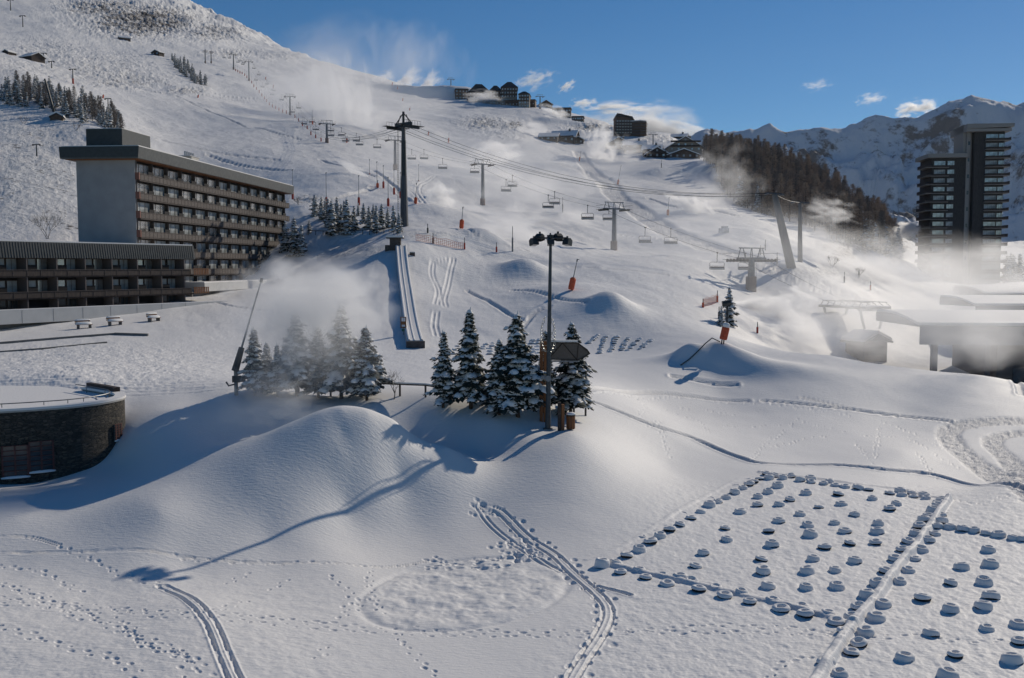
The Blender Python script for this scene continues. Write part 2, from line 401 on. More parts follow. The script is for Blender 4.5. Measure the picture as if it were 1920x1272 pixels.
for q in ([(330, 1042), (520, 1057), (690, 1063), (800, 1056), (900, 1048), (1000, 1042)],
          [(110, 1022), (190, 1058), (240, 1082), (310, 1098)],
          [(0, 1060), (70, 1070), (110, 1090), (150, 1108)],
          [(0, 1122), (120, 1132), (200, 1140), (350, 1146), (520, 1160), (700, 1176), (900, 1183), (1100, 1184), (1250, 1178), (1400, 1173), (1560, 1186)],
          [(0, 1132), (200, 1148), (350, 1158), (520, 1170), (700, 1186), (900, 1192), (1100, 1192), (1300, 1186), (1560, 1190)],
          [(0, 1095), (60, 1120), (120, 1145), (190, 1170), (250, 1190), (330, 1215), (400, 1272)],
          [(30, 1100), (110, 1130), (200, 1160), (260, 1200), (330, 1235), (380, 1290)],
          [(0, 1175), (70, 1195), (130, 1215), (200, 1230), (260, 1272)],
          [(240, 1170), (270, 1210), (320, 1225), (370, 1240)],
          [(430, 1095), (445, 1085), (470, 1075)], [(515, 1105), (540, 1085)], [(405, 1145), (470, 1125)], [(620, 1080), (660, 1115), (680, 1145)], [(590, 1235), (600, 1225), (615, 1212)],
          [(640, 1160), (655, 1130)], [(690, 1070), (695, 1110), (715, 1150)], [(745, 1190), (770, 1225), (830, 1272)],
          [(1560, 1190), (1650, 1195), (1700, 1190), (1780, 1200), (1920, 1205)], [(1440, 1272), (1470, 1245), (1520, 1230)],
          [(1180, 740), (1210, 760), (1200, 780)], [(1240, 810), (1255, 860)], [(1410, 862), (1440, 830), (1475, 805), (1500, 785)], [(1440, 840), (1480, 832), (1510, 822), (1560, 818)],
          [(1100, 738), (1250, 745), (1400, 756), (1500, 765), (1600, 780), (1680, 800), (1750, 830), (1800, 860), (1850, 890)],
          [(1250, 770), (1310, 790), (1330, 815)], [(1700, 820), (1750, 850), (1800, 880)], [(1500, 790), (1560, 805)], [(1350, 798), (1420, 800), (1480, 795)], [(1600, 830), (1640, 870)], [(1720, 850), (1760, 900)],
          [(1780, 935), (1840, 945), (1900, 925)], [(1580, 810), (1630, 818), (1690, 820)], [(1650, 800), (1640, 860)], [(1240, 790), (1215, 800)], [(1380, 780), (1330, 770), (1270, 765)]):
    prints(q)
for q in ([(890, 950), (905, 965)], [(960, 1020), (1000, 1045)], [(800, 1055), (850, 1062), (930, 1055), (1000, 1040)], [(960, 1020), (985, 1040), (975, 1050)]):
    for k in range(3): prints(q, .9, .35, .12, .08, .3)
# wide tracks beaten by machines
def beaten(px_pts, width, depth, tr, clod, world_w=True):
    pts = smooth_line(w2(px_pts)); sl, d, al, sd, _ = near_line(pts, width)
    d = d * (1 + .12 * fbm(al / (width * .6), sd * 0, 2, 51))
    m = 1 / (1 + np.exp((d - width * .5) / (width * .045)))
    DZ[sl] += -depth * m + m * clod * fbm(XX[sl] / (clod * 3.2), YY[sl] / (clod * 3.2), 3, 41)
    trod[sl] = np.maximum(trod[sl], tr * m)
beaten([(1975, 793), (1900, 790), (1830, 793), (1782, 805), (1785, 830), (1820, 862), (1880, 898), (1950, 940)], 2.0, .12, .8, .10)
beaten([(1975, 812), (1920, 812), (1870, 820), (1862, 836), (1890, 862), (1940, 895)], 1.6, .10, .8, .10)
beaten([(1085, 285), (1095, 305), (1130, 335), (1150, 362), (1195, 392), (1250, 432), (1330, 462), (1400, 482), (1450, 500)], 7.0, .8, .9, .16)
beaten([(1060, 310), (1100, 325), (1135, 350)], 5.0, .5, .7, .16)
beaten([(1450, 500), (1520, 530), (1600, 560), (1640, 590)], 9.0, .2, .5, .2)
for q in ([(200, 155), (240, 165), (330, 180), (480, 240), (560, 262)], [(140, 130), (280, 150), (350, 170), (480, 190)], [(390, 290), (450, 310), (540, 320)], [(300, 262), (400, 285), (520, 300)],
          [(380, 170), (480, 185)], [(600, 300), (700, 330), (780, 340)], [(540, 385), (640, 370), (700, 352)], [(700, 320), (740, 350), (790, 380)], [(1215, 372), (1300, 392), (1440, 402)],
          [(1310, 390), (1380, 405)], [(420, 25), (418, 40), (440, 60)]):
    trench(q, 1.8, .5, .3, .7, .2)
for q in ([(1060, 500), (1150, 505), (1250, 515)], [(960, 545), (1050, 560), (1100, 565)], [(875, 545), (905, 560), (955, 590), (980, 600)], [(855, 430), (900, 445), (990, 470)], [(1160, 440), (1260, 450), (1330, 455)],
          [(980, 615), (1000, 590), (1030, 575)], [(1260, 705), (1300, 712), (1380, 722)], [(1790, 680), (1870, 700), (1915, 740)], [(400, 565), (440, 575), (520, 585)]):
    trench(q, .8, .22, .3, .5, .2)
for q in ([(812, 490), (810, 515), (822, 545), (818, 570)], [(850, 487), (842, 520), (832, 560), (835, 575)], [(812, 492), (835, 487), (850, 486)], [(818, 585), (815, 610), (820, 630)]):
    ruts(q, .55, .4, .11)
for q in ([(800, 380), (785, 360), (790, 345), (815, 330)], [(800, 382), (780, 365), (760, 350)], [(855, 340), (880, 360), (915, 380)]):
    ruts(q, 1.2, .6, .16)
for k in range(4):
    ruts([(0, 735 - 6 * k), (150, 727 - 5 * k), (300, 735 - 6 * k), (440, 728 - 5 * k)], 1.7, .3, .07)
# trampled plaza on the left
ZZ += np.clip((YY - 95) / 60, 0, 1) * .06 * fbm(XX / 1.3 + YY / 6, YY / 2.6, 3, 64, .65)
m = np.exp(-(((PX - 180) / 260) ** 2 + ((PY - 685) / 45) ** 2) ** 2) * ((YY > 64) & (YY < 130))
DZ += m * 0.14 * fbm(XX / .8, YY / 1.1, 4, 61, .7)
m = np.exp(-(((PX - 620) / 330) ** 2 + ((PY - 640) / 90) ** 2) ** 2) * ((YY > 76) & (YY < 150))
DZ += m * 0.05 * fbm(XX / .8, YY / 1.1, 4, 62, .7)
# churned patch in the foreground
pc = P(865, 1115)
qx = (PX - 870) / 185; qy = (PY - 1115 + 20 * qx) / 62
d = np.sqrt(qx ** 2 + qy ** 2); m = 1 / (1 + np.exp((d - 1) * 12)) * (YY < 55)
DZ += m * (.03 + .11 * fbm(XX / .75, YY / .9, 3, 71, .5)) - .06 * np.exp(-((d - 1.05) / .05) ** 2) * (YY < 55)
# pocked snow between the tyres and over the lower left
m = np.clip(1 / (1 + np.exp(-(PX - 1180 + (PY - 1000) * .6) / 40)) * 1 / (1 + np.exp(-(PY - 905) / 12)), 0, 1) * (YY < 66)
DZ += m * .035 * fbm(XX / .35, YY / .45, 3, 81, .6)
m = np.clip(1 / (1 + np.exp((PX - 700) / 60)) * 1 / (1 + np.exp(-(PY - 1090) / 20)), 0, 1) * (YY < 50)
DZ += m * .03 * fbm(XX / .5, YY / .5, 3, 82, .6)
# snow-covered beams between the tyres stand up as low walls
def berm(px_pts, width, h):
    pts = smooth_line(w2(px_pts)); sl, d, al, sd, _ = near_line(pts, width * 2)
    DZ[sl] += h * np.exp(-(d / (width * .5)) ** 4) * (1 + .5 * fbm(al / 1.1, sd, 3, 91))
DIAG = [(1778, 938), (1752, 975), (1735, 1000), (1715, 1030), (1690, 1055), (1668, 1085), (1640, 1125), (1605, 1165), (1570, 1215), (1535, 1272), (1500, 1330)]
berm(DIAG, .46, .28)
berm([(1140, 1058), (1200, 1072), (1260, 1086), (1330, 1102), (1390, 1116), (1450, 1130), (1520, 1147), (1600, 1172)], .42, .13)
berm([(1100, 1050), (1160, 1028), (1230, 985), (1300, 942), (1370, 905), (1425, 885)], .3, .03)
berm([(1425, 886), (1500, 894), (1600, 907), (1700, 920), (1778, 938)], .4, .1)
ZZ += DZ
ground_o = grid_mesh("snow_slope", XX, YY, ZZ, snow_ground_material(), {"scrub": scrub, "trodden": trod, "reach": np.clip((YY - 90) / 250, 0, 1)})
ground_o["kind"] = "structure"
ground_o["label"] = "snow covered ground and ski slopes"

# ---------------------------------------------------------------- far mountains
def mountain_material():
    m = bpy.data.materials.new("mountain_snow"); m.use_nodes = True
    t = m.node_tree; b = t.nodes["Principled BSDF"]; L = t.links.new
    b.inputs["Roughness"].default_value = .8; b.inputs["Specular IOR Level"].default_value = .1
    geo = t.nodes.new("ShaderNodeNewGeometry")
    n = t.nodes.new("ShaderNodeTexNoise"); n.inputs["Scale"].default_value = .022; n.inputs["Detail"].default_value = 9; n.inputs["Roughness"].default_value = .7
    n2 = t.nodes.new("ShaderNodeTexNoise"); n2.inputs["Scale"].default_value = .0045; n2.inputs["Detail"].default_value = 3
    L(geo.outputs["Position"], n.inputs["Vector"]); L(geo.outputs["Position"], n2.inputs["Vector"])
    ad = t.nodes.new("ShaderNodeMath"); ad.operation = 'ADD'; L(n.outputs[0], ad.inputs[0]); L(n2.outputs[0], ad.inputs[1])
    r = t.nodes.new("ShaderNodeMapRange"); r.inputs[1].default_value = 1.04; r.inputs[2].default_value = 1.18; L(ad.outputs[0], r.inputs[0])
    mx = t.nodes.new("ShaderNodeMix"); mx.data_type = 'RGBA'; mx.inputs[6].default_value = (.70, .71, .73, 1); mx.inputs[7].default_value = (.10, .095, .095, 1)
    L(r.outputs[0], mx.inputs[0]); L(mx.outputs[2], b.inputs["Base Color"])
    bp = t.nodes.new("ShaderNodeBump"); bp.inputs["Strength"].default_value = .6; bp.inputs["Distance"].default_value = 9.0
    L(n.outputs[0], bp.inputs["Height"]); L(bp.outputs[0], b.inputs["Normal"])
    return m
sk = np.array([(900, 300), (1200, 275), (1290, 252), (1340, 243), (1375, 246), (1400, 239), (1440, 233), (1470, 243), (1520, 238), (1580, 233), (1600, 226), (1634, 214), (1660, 219), (1690, 218), (1715, 216),
               (1740, 206), (1770, 186), (1800, 180), (1812, 177), (1830, 182), (1870, 189), (1885, 197), (1895, 199), (1920, 184), (1960, 165), (2100, 120), (2300, 150), (2600, 210)], float)
mc = np.array([ray(a, 500)[0] for a in np.arange(1000, 2600, 2.0)])
mr = np.exp(np.linspace(math.log(2300), math.log(6200), 420))
MS, MY = np.meshgrid(mc, mr); MX = MS * MY
pxs = MS * F * 1.0 + 960
crest_t = np.array([ray(960, v)[1] for v in np.interp(np.arange(1000, 2600, 2.0), sk[:, 0], sk[:, 1])])[None, :]
YC = 4250.0
u = np.clip((MY - 3200) / (YC - 3200), 0, 1)
prof = np.where(u < .45, u * .55, .2475 + (u - .45) * 1.368)
zc = crest_t * YC; z0 = 20.0
MZ = z0 + (zc - z0) * prof
back = np.clip((MY - YC) / 1500, 0, 1); MZ = np.where(MY > YC, zc - back * 900, MZ)
env = np.clip(u * 5, 0, 1) * np.clip((1 - u) * 3.0, 0.06, 1)
MZ += env * (165 * fbm(MX / 560, MY / 620, 6, 101, .52, True) + 60 * fbm(MX / 300, MY / 200, 4, 111, .5))
wv = fbm(MX / 420, MY / 420, 4, 131)
MZ += np.clip(u * 6, 0, 1) * np.clip((1 - u) * 4, .12, 1) * 62 * np.sin(MZ / 46 + 8 * wv + MX / 300)
MZ += np.clip(u * 4, 0, 1) * (10 * fbm(MX / 60, MY / 60, 4, 117, .6) + 60 * (fbm((MX + .5 * MZ) / 330, (MZ - .4 * MX) / 120, 5, 119, .55, True) - .3) * np.clip(u * 1.5, 0, 1) * np.clip((1 - u) * 4, .3, 1))
mo = grid_mesh("mountains", MX, MY, MZ, mountain_material())
mo["kind"] = "structure"; mo["label"] = "jagged snowy mountain range beyond the valley"
# ---------------------------------------------------------------- mesh builder and tagging
class MB:
    def __init__(s, M=None): s.v = []; s.f = []; s.m = []; s.M = M
    def add(s, vs, fs, mi=0):
        n = len(s.v)
        s.v += [tuple(s.M @ Vector(v)) if s.M else tuple(v) for v in vs]
        s.f += [tuple(n + i for i in f) for f in fs]; s.m += [mi] * len(fs)
        return s
    def box(s, x0, y0, z0, x1, y1, z1, mi=0):
        v = [(x, y, z) for z in (z0, z1) for y in (y0, y1) for x in (x0, x1)]
        return s.add(v, [(0, 2, 3, 1), (4, 5, 7, 6), (0, 1, 5, 4), (2, 6, 7, 3), (0, 4, 6, 2), (1, 3, 7, 5)], mi)
    def tube(s, pts, r, n=8, mi=0, caps=True):
        pts = [Vector(p) for p in pts]
        rs = r if isinstance(r, (list, tuple)) else [r] * len(pts)
        vs = []; up = None
        for i, p in enumerate(pts):
            d = (pts[min(i + 1, len(pts) - 1)] - pts[max(i - 1, 0)]).normalized()
            a = Vector((0, 0, 1)) if abs(d.z) < .9 else Vector((0, 1, 0))
            u = d.cross(a).normalized(); w = d.cross(u)
            for k in range(n):
                an = 2 * math.pi * k / n; vs.append(p + (u * math.cos(an) + w * math.sin(an)) * rs[i])
        fs = [(i * n + k, i * n + (k + 1) % n, (i + 1) * n + (k + 1) % n, (i + 1) * n + k) for i in range(len(pts) - 1) for k in range(n)]
        if caps: fs += [tuple(range(n - 1, -1, -1)), tuple(range((len(pts) - 1) * n, len(pts) * n))]
        return s.add(vs, fs, mi)
    def lathe(s, prof, n=16, c=(0, 0, 0), mi=0, fn=None):
        vs = []
        for r, z in prof:
            for k in range(n):
                a = 2 * math.pi * k / n; q = (r, z) if fn is None else fn(r, z, a)
                vs.append((c[0] + q[0] * math.cos(a), c[1] + q[0] * math.sin(a), c[2] + q[1]))
        fs = [(i * n + k, i * n + (k + 1) % n, (i + 1) * n + (k + 1) % n, (i + 1) * n + k) for i in range(len(prof) - 1) for k in range(n)]
        return s.add(vs, fs, mi)
    def prism(s, poly, axis, a, b, mi=0):
        """polygon in the two other axes pushed from a to b along axis (0 x, 1 y, 2 z)"""
        def mk(p, t):
            if axis == 0: return (t, p[0], p[1])
            if axis == 1: return (p[0], t, p[1])
            return (p[0], p[1], t)
        n = len(poly); vs = [mk(p, a) for p in poly] + [mk(p, b) for p in poly]
        return s.add(vs, [tuple(range(n - 1, -1, -1)), tuple(range(n, 2 * n))] + [(i, (i + 1) % n, n + (i + 1) % n, n + i) for i in range(n)], mi)
    def build(s, name, mats, parent=None, smooth=False, loc=None):
        me = bpy.data.meshes.new(name); me.from_pydata(s.v, [], s.f); 
        for m in (mats if isinstance(mats, (list, tuple)) else [mats]): me.materials.append(m)
        me.polygons.foreach_set("material_index", s.m)
        if smooth: me.polygons.foreach_set("use_smooth", [True] * len(s.f))
        me.update()
        bm = bmesh.new(); bm.from_mesh(me); bmesh.ops.recalc_face_normals(bm, faces=bm.faces); bm.to_mesh(me); bm.free()
        o = bpy.data.objects.new(name, me); C.objects.link(o)
        if parent: o.parent = parent
        if loc is not None: o.location = loc
        return o
import bmesh
def tag(o, label=None, cat=None, group=None, kind=None):
    if label: o["label"] = label
    if cat: o["category"] = cat
    if group: o["group"] = group
    if kind: o["kind"] = kind
    return o
def thing(name, loc, label, cat, group=None, rz=0.0):
    o = bpy.data.objects.new(name, None); o.empty_display_size = .5; C.objects.link(o)
    o.location = loc; o.rotation_euler = (0, 0, rz)
    return tag(o, label, cat, group)
def dup(o, loc, label=None, rz=None, scale=None, group=None, rot=None):
    r = o.copy(); C.objects.link(r); r.location = loc
    if rz is not None: r.rotation_euler = (0, 0, rz)
    if rot is not None: r.rotation_euler = rot
    if scale is not None: r.scale = (scale,) * 3 if isinstance(scale, (int, float)) else scale
    if label: r["label"] = label
    if group: r["group"] = group
    for ch in KIDS(o):
        c = ch.copy(); C.objects.link(c); c.parent = r
        for g in KIDS(ch):
            d = g.copy(); C.objects.link(d); d.parent = c
    return r
def KIDS(o):
    k = _kc.get(o.name)
    if k is None:
        k = [x for x in bpy.data.objects if x.parent == o]; _kc[o.name] = k
    return k
_kc = {}
ORD = "first second third fourth fifth sixth seventh eighth ninth tenth eleventh twelfth thirteenth fourteenth fifteenth sixteenth seventeenth eighteenth nineteenth twentieth twenty-first twenty-second twenty-third twenty-fourth twenty-fifth twenty-sixth twenty-seventh twenty-eighth twenty-ninth thirtieth".split()

SNOW = mat("snow", (.83, .815, .79), .65, bump=.35, nscale=6, spec=.25)
SNOWP = mat("snow_plain", (.83, .815, .79), .7, spec=.2)
NEEDLE = mat("needles", (.034, .050, .040), .8, noise=.4, nscale=3)
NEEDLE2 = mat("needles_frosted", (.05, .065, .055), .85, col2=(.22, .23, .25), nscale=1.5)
BARK = mat("bark", (.07, .05, .038), .9, noise=.4, nscale=6)
LARCH = mat("larch_twigs", (.46, .33, .23), .95, col2=(.30, .24, .19), nscale=.4)
LARCHF = mat("larch_twigs_frosted", (.30, .26, .23), .95, col2=(.14, .11, .09), nscale=.3)
STEEL = mat("galvanised_steel", (.20, .21, .22), .5, metal=.6, noise=.25, nscale=3)
DSTEEL = mat("dark_steel", (.045, .048, .05), .5, metal=.3, noise=.3, nscale=3)
GREY = mat("grey_paint", (.22, .23, .24), .6, noise=.15)
BLACK = mat("black_rubber", (.012, .012, .013), .75, noise=.3, nscale=20)
ORANGE = mat("orange_padding", (.62, .10, .035), .7, noise=.2, nscale=4)
RED = mat("red_padding", (.42, .05, .03), .7, noise=.2, nscale=4)
WOODO = mat("orange_timber", (.27, .105, .03), .6, col2=(.17, .06, .02), nscale=3, stretch=(4, 4, .3))
WOODB = mat("weathered_timber", (.12, .10, .09), .8, col2=(.06, .048, .042), nscale=1.6, stretch=(1.2, 1.2, 6))
WOODD = mat("dark_timber", (.060, .042, .034), .75, col2=(.03, .022, .02), nscale=2, stretch=(2, 2, .6))
WOODR = mat("railing_timber", (.11, .09, .08), .8, noise=.4, nscale=3, stretch=(6, 6, 1))
RENDERW = mat("white_render", (.50, .50, .49), .85, noise=.06, nscale=.8)
RENDERG = mat("grey_render", (.30, .30, .30), .9, noise=.08, nscale=.7)
CONC = mat("pale_concrete", (.46, .44, .40), .85, noise=.12, nscale=1.2)
CONCD = mat("dark_concrete", (.17, .165, .155), .85, noise=.15, nscale=1.2)  # darker grey concrete for plinths, kerbs and decks
FASCIA = mat("dark_green_metal_cladding", (.035, .042, .043), .55, noise=.2, nscale=2, metal=.1)
FASCIAG = mat("grey_metal_cladding", (.09, .095, .09), .5, noise=.2, nscale=2, metal=.2)
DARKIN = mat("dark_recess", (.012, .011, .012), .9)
def glass(name, col, rough=.12):
    m = mat(name, col, rough, noise=.5, nscale=.55, spec=.7, coord='Object'); return m
GLASS = glass("window_glass", (.05, .06, .065))
GLASSC = mat("curtain_reflection_glass", (.55, .58, .58), .35, col2=(.20, .22, .22), nscale=.5, spec=.6)  # pale curtains, with the reflection of bright snow put into the colour
GLASSR = mat("reflecting_glass", (.50, .50, .49), .22, metal=.7, noise=.35, nscale=.6)
FRAMEM = mat("window_frame_paint", (.12, .085, .065), .6)
SLATEROOF = mat("dark_roof", (.06, .055, .055), .8, noise=.3)

# ---------------------------------------------------------------- trees
def conifer(seed, H, Rb, whorls, nb, clumps, snow, leaf=1.0, bare=.17, blob=True, taper=.85, fine=True):
    """a spruce: returns (trunk, crown, snow) builders, base at 0"""
    rg = random.Random(seed); tr = MB(); cr = MB(); sn = MB()
    tr.tube([(0, 0, -.4), (0, 0, H * .3), (rg.uniform(-.05, .05), 0, H * .97)], [H * .019 + .03, H * .014 + .02, .015], 7)
    lean = rg.uniform(-.02, .02)
    for w in range(whorls):
        f = w / (whorls - 1.0); z0 = H * (bare + (1 - bare) * (f ** .92)); 
        rad = Rb * (1 - f) ** taper * rg.uniform(.72, 1.18) + .06 * H / 8
        if w == 0: rad *= .8
        n = nb if f < .75 else max(3, nb - 2)
        a0 = rg.uniform(0, 6.28); lob = rg.uniform(0, 6.28)
        for b in range(n):
            a = a0 + 6.283 * (b + rg.uniform(-.25, .25)) / n; rr = rad * rg.uniform(.5, 1.25) * (1 + .18 * math.cos(a - lob))
            if rg.random() < .12: continue
            ca, sa = math.cos(a), math.sin(a); droop = (.42 - .35 * f) * rg.uniform(.6, 1.3)
            K = max(2, int(clumps * rr / Rb + 1.2))
            zj = z0 + rg.uniform(-.5, .5) * H / whorls * .6
            last = None
            for k in range(K):
                t = (k + .75) / K; r_ = rr * t; zz = zj - droop * rr * t ** 1.4 + .10 * rr * t * t
                cx, cy = r_ * ca + lean * zz, r_ * sa
                wdt = (.30 + .20 * rr) * (1 - .45 * t) * leaf; ln = rr / K * .95
                for q in range(7 if fine else 4):
                    sd = rg.choice((-1, 1)); da = a + sd * rg.uniform(.2, 1.2); dl = wdt * rg.uniform(.8, 1.7)
                    bx = cx + rg.uniform(-.5, .5) * ln * ca; by = cy + rg.uniform(-.5, .5) * ln * sa; bz = zz + rg.uniform(-.08, .03)
                    tx, ty, tz = bx + dl * math.cos(da), by + dl * math.sin(da), bz - dl * rg.uniform(.15, .75)
                    px_, py_ = -math.sin(da) * dl * .28, math.cos(da) * dl * .28
                    cr.add([(bx, by, bz + .02), (bx * .4 + tx * .6 + px_, by * .4 + ty * .6 + py_, bz * .4 + tz * .6), (tx, ty, tz), (bx * .4 + tx * .6 - px_, by * .4 + ty * .6 - py_, bz * .4 + tz * .6 - .04)], [(0, 1, 2, 3)])
                if rg.random() < snow:
                    sw = wdt * rg.uniform(.5, 1.3); sl = max(ln * .75, sw * .8); hh = sw * rg.uniform(.28, .5)
                    n6 = 7; vs = []
                    for ring, (rr_, zr) in enumerate(((1.0, -.35), (.86, .35), (.45, .85))):
                        for j in range(n6):
                            an = 6.283 * j / n6; jx = 1 + rg.uniform(-.22, .22)
                            lx = math.cos(an) * sl * rr_ * jx; ly = math.sin(an) * sw * rr_ * jx
                            vs.append((cx + lx * ca - ly * sa, cy + lx * sa + ly * ca, zz + .02 + zr * hh - droop * lx * .8 - (.25 * abs(ly)) ))
                    vs.append((cx, cy, zz + hh * 1.05))
                    fs = [(i * n6 + j, i * n6 + (j + 1) % n6, (i + 1) * n6 + (j + 1) % n6, (i + 1) * n6 + j) for i in range(2) for j in range(n6)] + [(2 * n6 + j, 2 * n6 + (j + 1) % n6, 3 * n6) for j in range(n6)]
                    sn.add(vs, fs)
            if fine: cr.tube([(0, 0, zj), (rr * .6 * ca, rr * .6 * sa, zj - droop * rr * .45)], [.03, .01], 3, 1, False)
    cr.tube([(0, 0, H * .93), (0, 0, H * 1.03)], [.05, .01], 4)
    sn.lathe([(.09, H * .97), (.1, H * 1.0), (.03, H * 1.045), (0.0, H * 1.05)], 6)
    return tr, cr, sn
def tree_thing(name, key, loc, label, cat, group, rz, sc, store={}):
    if key not in store:
        args, needle = key
        tr, cr, sn = conifer(*args)
        t = thing(name, loc, label, cat, group)
        tr.build("trunk", BARK, t); cr.build("crown", [MATS[needle], BARK], t); sn.build("snow_load", SNOWP, t, smooth=True)
        store[key] = t
    else:
        t = dup(store[key], loc, label, group=group)
    t.rotation_euler = (0, 0, rz); t.scale = (sc, sc, sc)
    return t
TREEKEYS = [((s_, 8.0, r_, w_, nb_, 5, sn_), "needles") for s_, r_, w_, nb_, sn_ in ((1, 1.75, 26, 8, .7), (2, 2.3, 27, 8, .75), (3, 2.0, 24, 8, .65), (4, 1.6, 24, 7, .8), (5, 2.1, 25, 8, .75))]
MIDKEYS = [((s_, 8.0, r_, 15, 6, 3, .8, 1.35, .08, True, .85, False), "needles") for s_, r_ in ((11, 1.7), (12, 1.9), (13, 1.5))]
def far_tree(seed, kind):
    rg = random.Random(seed)
    if kind == 'spruce':
        tr, cr, sn = conifer(seed, 9, 1.8, 11, 5, 2, .5, 1.9, .05, True, .85, False)
        m = MB(); m.add(tr.v, tr.f, 1); m.add(cr.v, cr.f, 0); m.add(sn.v, sn.f, 2)
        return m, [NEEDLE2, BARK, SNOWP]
    m = MB(); H = 11
    m.tube([(0, 0, -1), (0, 0, H * .98)], [.22, .03], 5, 1)
    for w in range(30):
        f = w / 29.0; z = H * (.15 + .83 * f); rad = 3.5 * (1 - f) ** .7 + .15
        for b in range(7):
            a = rg.uniform(0, 6.28); r_ = rad * rg.uniform(.5, 1.1); ca, sa = math.cos(a), math.sin(a)
            m.add([(0, 0, z), (r_ * ca, r_ * sa, z + r_ * .05 - .1), (0, 0, z + .06)], [(0, 1, 2)], 1)
            for q in range(5):
                t = rg.uniform(.25, 1); px_, py_, pz_ = r_ * t * ca, r_ * t * sa, z + rg.uniform(-.25, .25)
                an = rg.uniform(0, 6.28); dl = rg.uniform(.35, .8); dx, dy, dz = math.cos(an) * dl, math.sin(an) * dl, rg.uniform(-.2, .35)
                m.add([(px_, py_, pz_), (px_ + dx, py_ + dy, pz_ + dz), (px_ + dx * .5, py_ + dy * .5, pz_ + dz * .5 + rg.uniform(.06, .16))], [(0, 1, 2)], 0)
    return m, [LARCHF if kind == 'frost' else LARCH, BARK]
rnd = random.Random(77)
# --- the near group, left half standing in the spray
NG = "conifers in the row beyond the big snow mound"
# px, base row, top row, variant, label
near = [(478, 742, 606, 0, "snowy spruce just right of the tall lance, leftmost of the near row"),
        (520, 744, 640, 3, "small misty spruce in the spray, behind the leftmost pair"),
        (556, 743, 575, 1, "tall misty spruce deep in the spray, second highest of the left clump"),
        (597, 746, 603, 2, "slender misty spruce between the two tallest in the spray"),
        (640, 748, 560, 4, "tallest misty spruce in the middle of the spray clump"),
        (688, 751, 603, 1, "snow-laden bushy spruce at the right edge of the spray clump"),
        (831, 764, 612, 3, "small slim snowy spruce standing alone left of the middle clump"),
        (883, 766, 568, 0, "tall slim snowy spruce second from the left in the clear row"),
        (936, 778, 628, 2, "shorter dark spruce leaning against the tallest of the clear row"),
        (971, 782, 574, 1, "broad tall snowy spruce just left of the brown arrow sign"),
        (1020, 775, 610, 3, "narrow spruce half hidden behind the floodlight mast"),
        (1070, 778, 594, 4, "dense snowy spruce behind the arrow sign panel")]
for i, (px, by, ty, v, lab) in enumerate(near):
    p = P(px, by); H = (by - ty) / F * p.y * .96
    if v in (1, 4) and px > 900: pass
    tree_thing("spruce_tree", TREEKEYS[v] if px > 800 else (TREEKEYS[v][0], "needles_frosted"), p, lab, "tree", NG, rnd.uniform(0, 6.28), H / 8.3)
# bigger-crowned lower copies fill the group that shows trunks side by side
for px, by, ty, v, lab in ((500, 743, 650, 4, "low misty spruce wedged between taller ones near the lance"), (620, 747, 650, 0, "low spruce behind the misty clump, trunk in plain sight"), (668, 749, 640, 2, "small spruce tucked behind the snow-laden bushy one")):
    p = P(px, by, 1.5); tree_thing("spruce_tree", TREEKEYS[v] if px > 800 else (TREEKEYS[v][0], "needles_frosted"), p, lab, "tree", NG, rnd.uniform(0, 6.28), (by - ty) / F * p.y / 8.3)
# --- the grove beside the tall dark lift mast
G2 = "spruces in the grove beside the tall lift mast"
grove = [(590, 405, 366), (603, 412, 372), (615, 425, 375), (622, 442, 378), (632, 420, 372), (640, 430, 385), (650, 438, 375), (664, 430, 388), (672, 405, 382), (682, 418, 382), (692, 428, 388), (706, 436, 388),
         (716, 430, 384), (727, 425, 392), (738, 434, 388), (748, 437, 400), (610, 400, 372), (645, 410, 378), (700, 410, 384)]
for k, (px, by, ty) in enumerate(grove):
    p = P(px, by); lab = "snowy spruce, %s from the left in the grove beside the tall lift mast" % ORD[[q[0] for q in sorted(grove)].index(px)]
    tree_thing("spruce_tree", MIDKEYS[k % 3], p, lab, "tree", G2, rnd.uniform(0, 6.28), (by - ty) / F * p.y / 8.0)
G3 = "spruces by the far end of the long apartment block"
for k, (px, by, ty, lab) in enumerate(((552, 478, 410, "large snowy spruce against the far end of the long apartment block"), (535, 470, 416, "snowy spruce half behind the last balconies of the long block"), (566, 480, 425, "smaller spruce on the right flank of the clump by the long block"),
                                       (580, 438, 414, "tiny snowy spruce between the block's clump and the grove"))):
    p = P(px, by); tree_thing("spruce_tree", MIDKEYS[k % 3], p, lab, "tree", G3, rnd.uniform(0, 6.28), ((by - ty) / F * p.y / 8.0, ) [0] * 1.0).scale.x *= 1.0
for k, (px, by, ty, lab) in enumerate(((1367, 610, 540, "lone dark conifer beside the jetting snow gun below the lift terminal"), (1352, 612, 575, "low dark shrub-like conifer at the foot of the lone one by the snow gun"))):
    p = P(px, by); tree_thing("spruce_tree", MIDKEYS[k % 3], p, lab, "tree", None, 1.0, (by - ty) / F * p.y / 8.0)
for k, (px, by, ty) in enumerate(((1888, 512, 470), (1900, 520, 480), (1912, 512, 468), (1925, 520, 470), (1895, 530, 500))):
    p = onray(px, 330 + 8 * k); tree_thing("spruce_tree", MIDKEYS[k % 3], p, "misty snowy conifer, %s from the left right of the tall tower" % ORD[k], "tree", "conifers right of the tower", k * 1.3, 11 / 8.0)
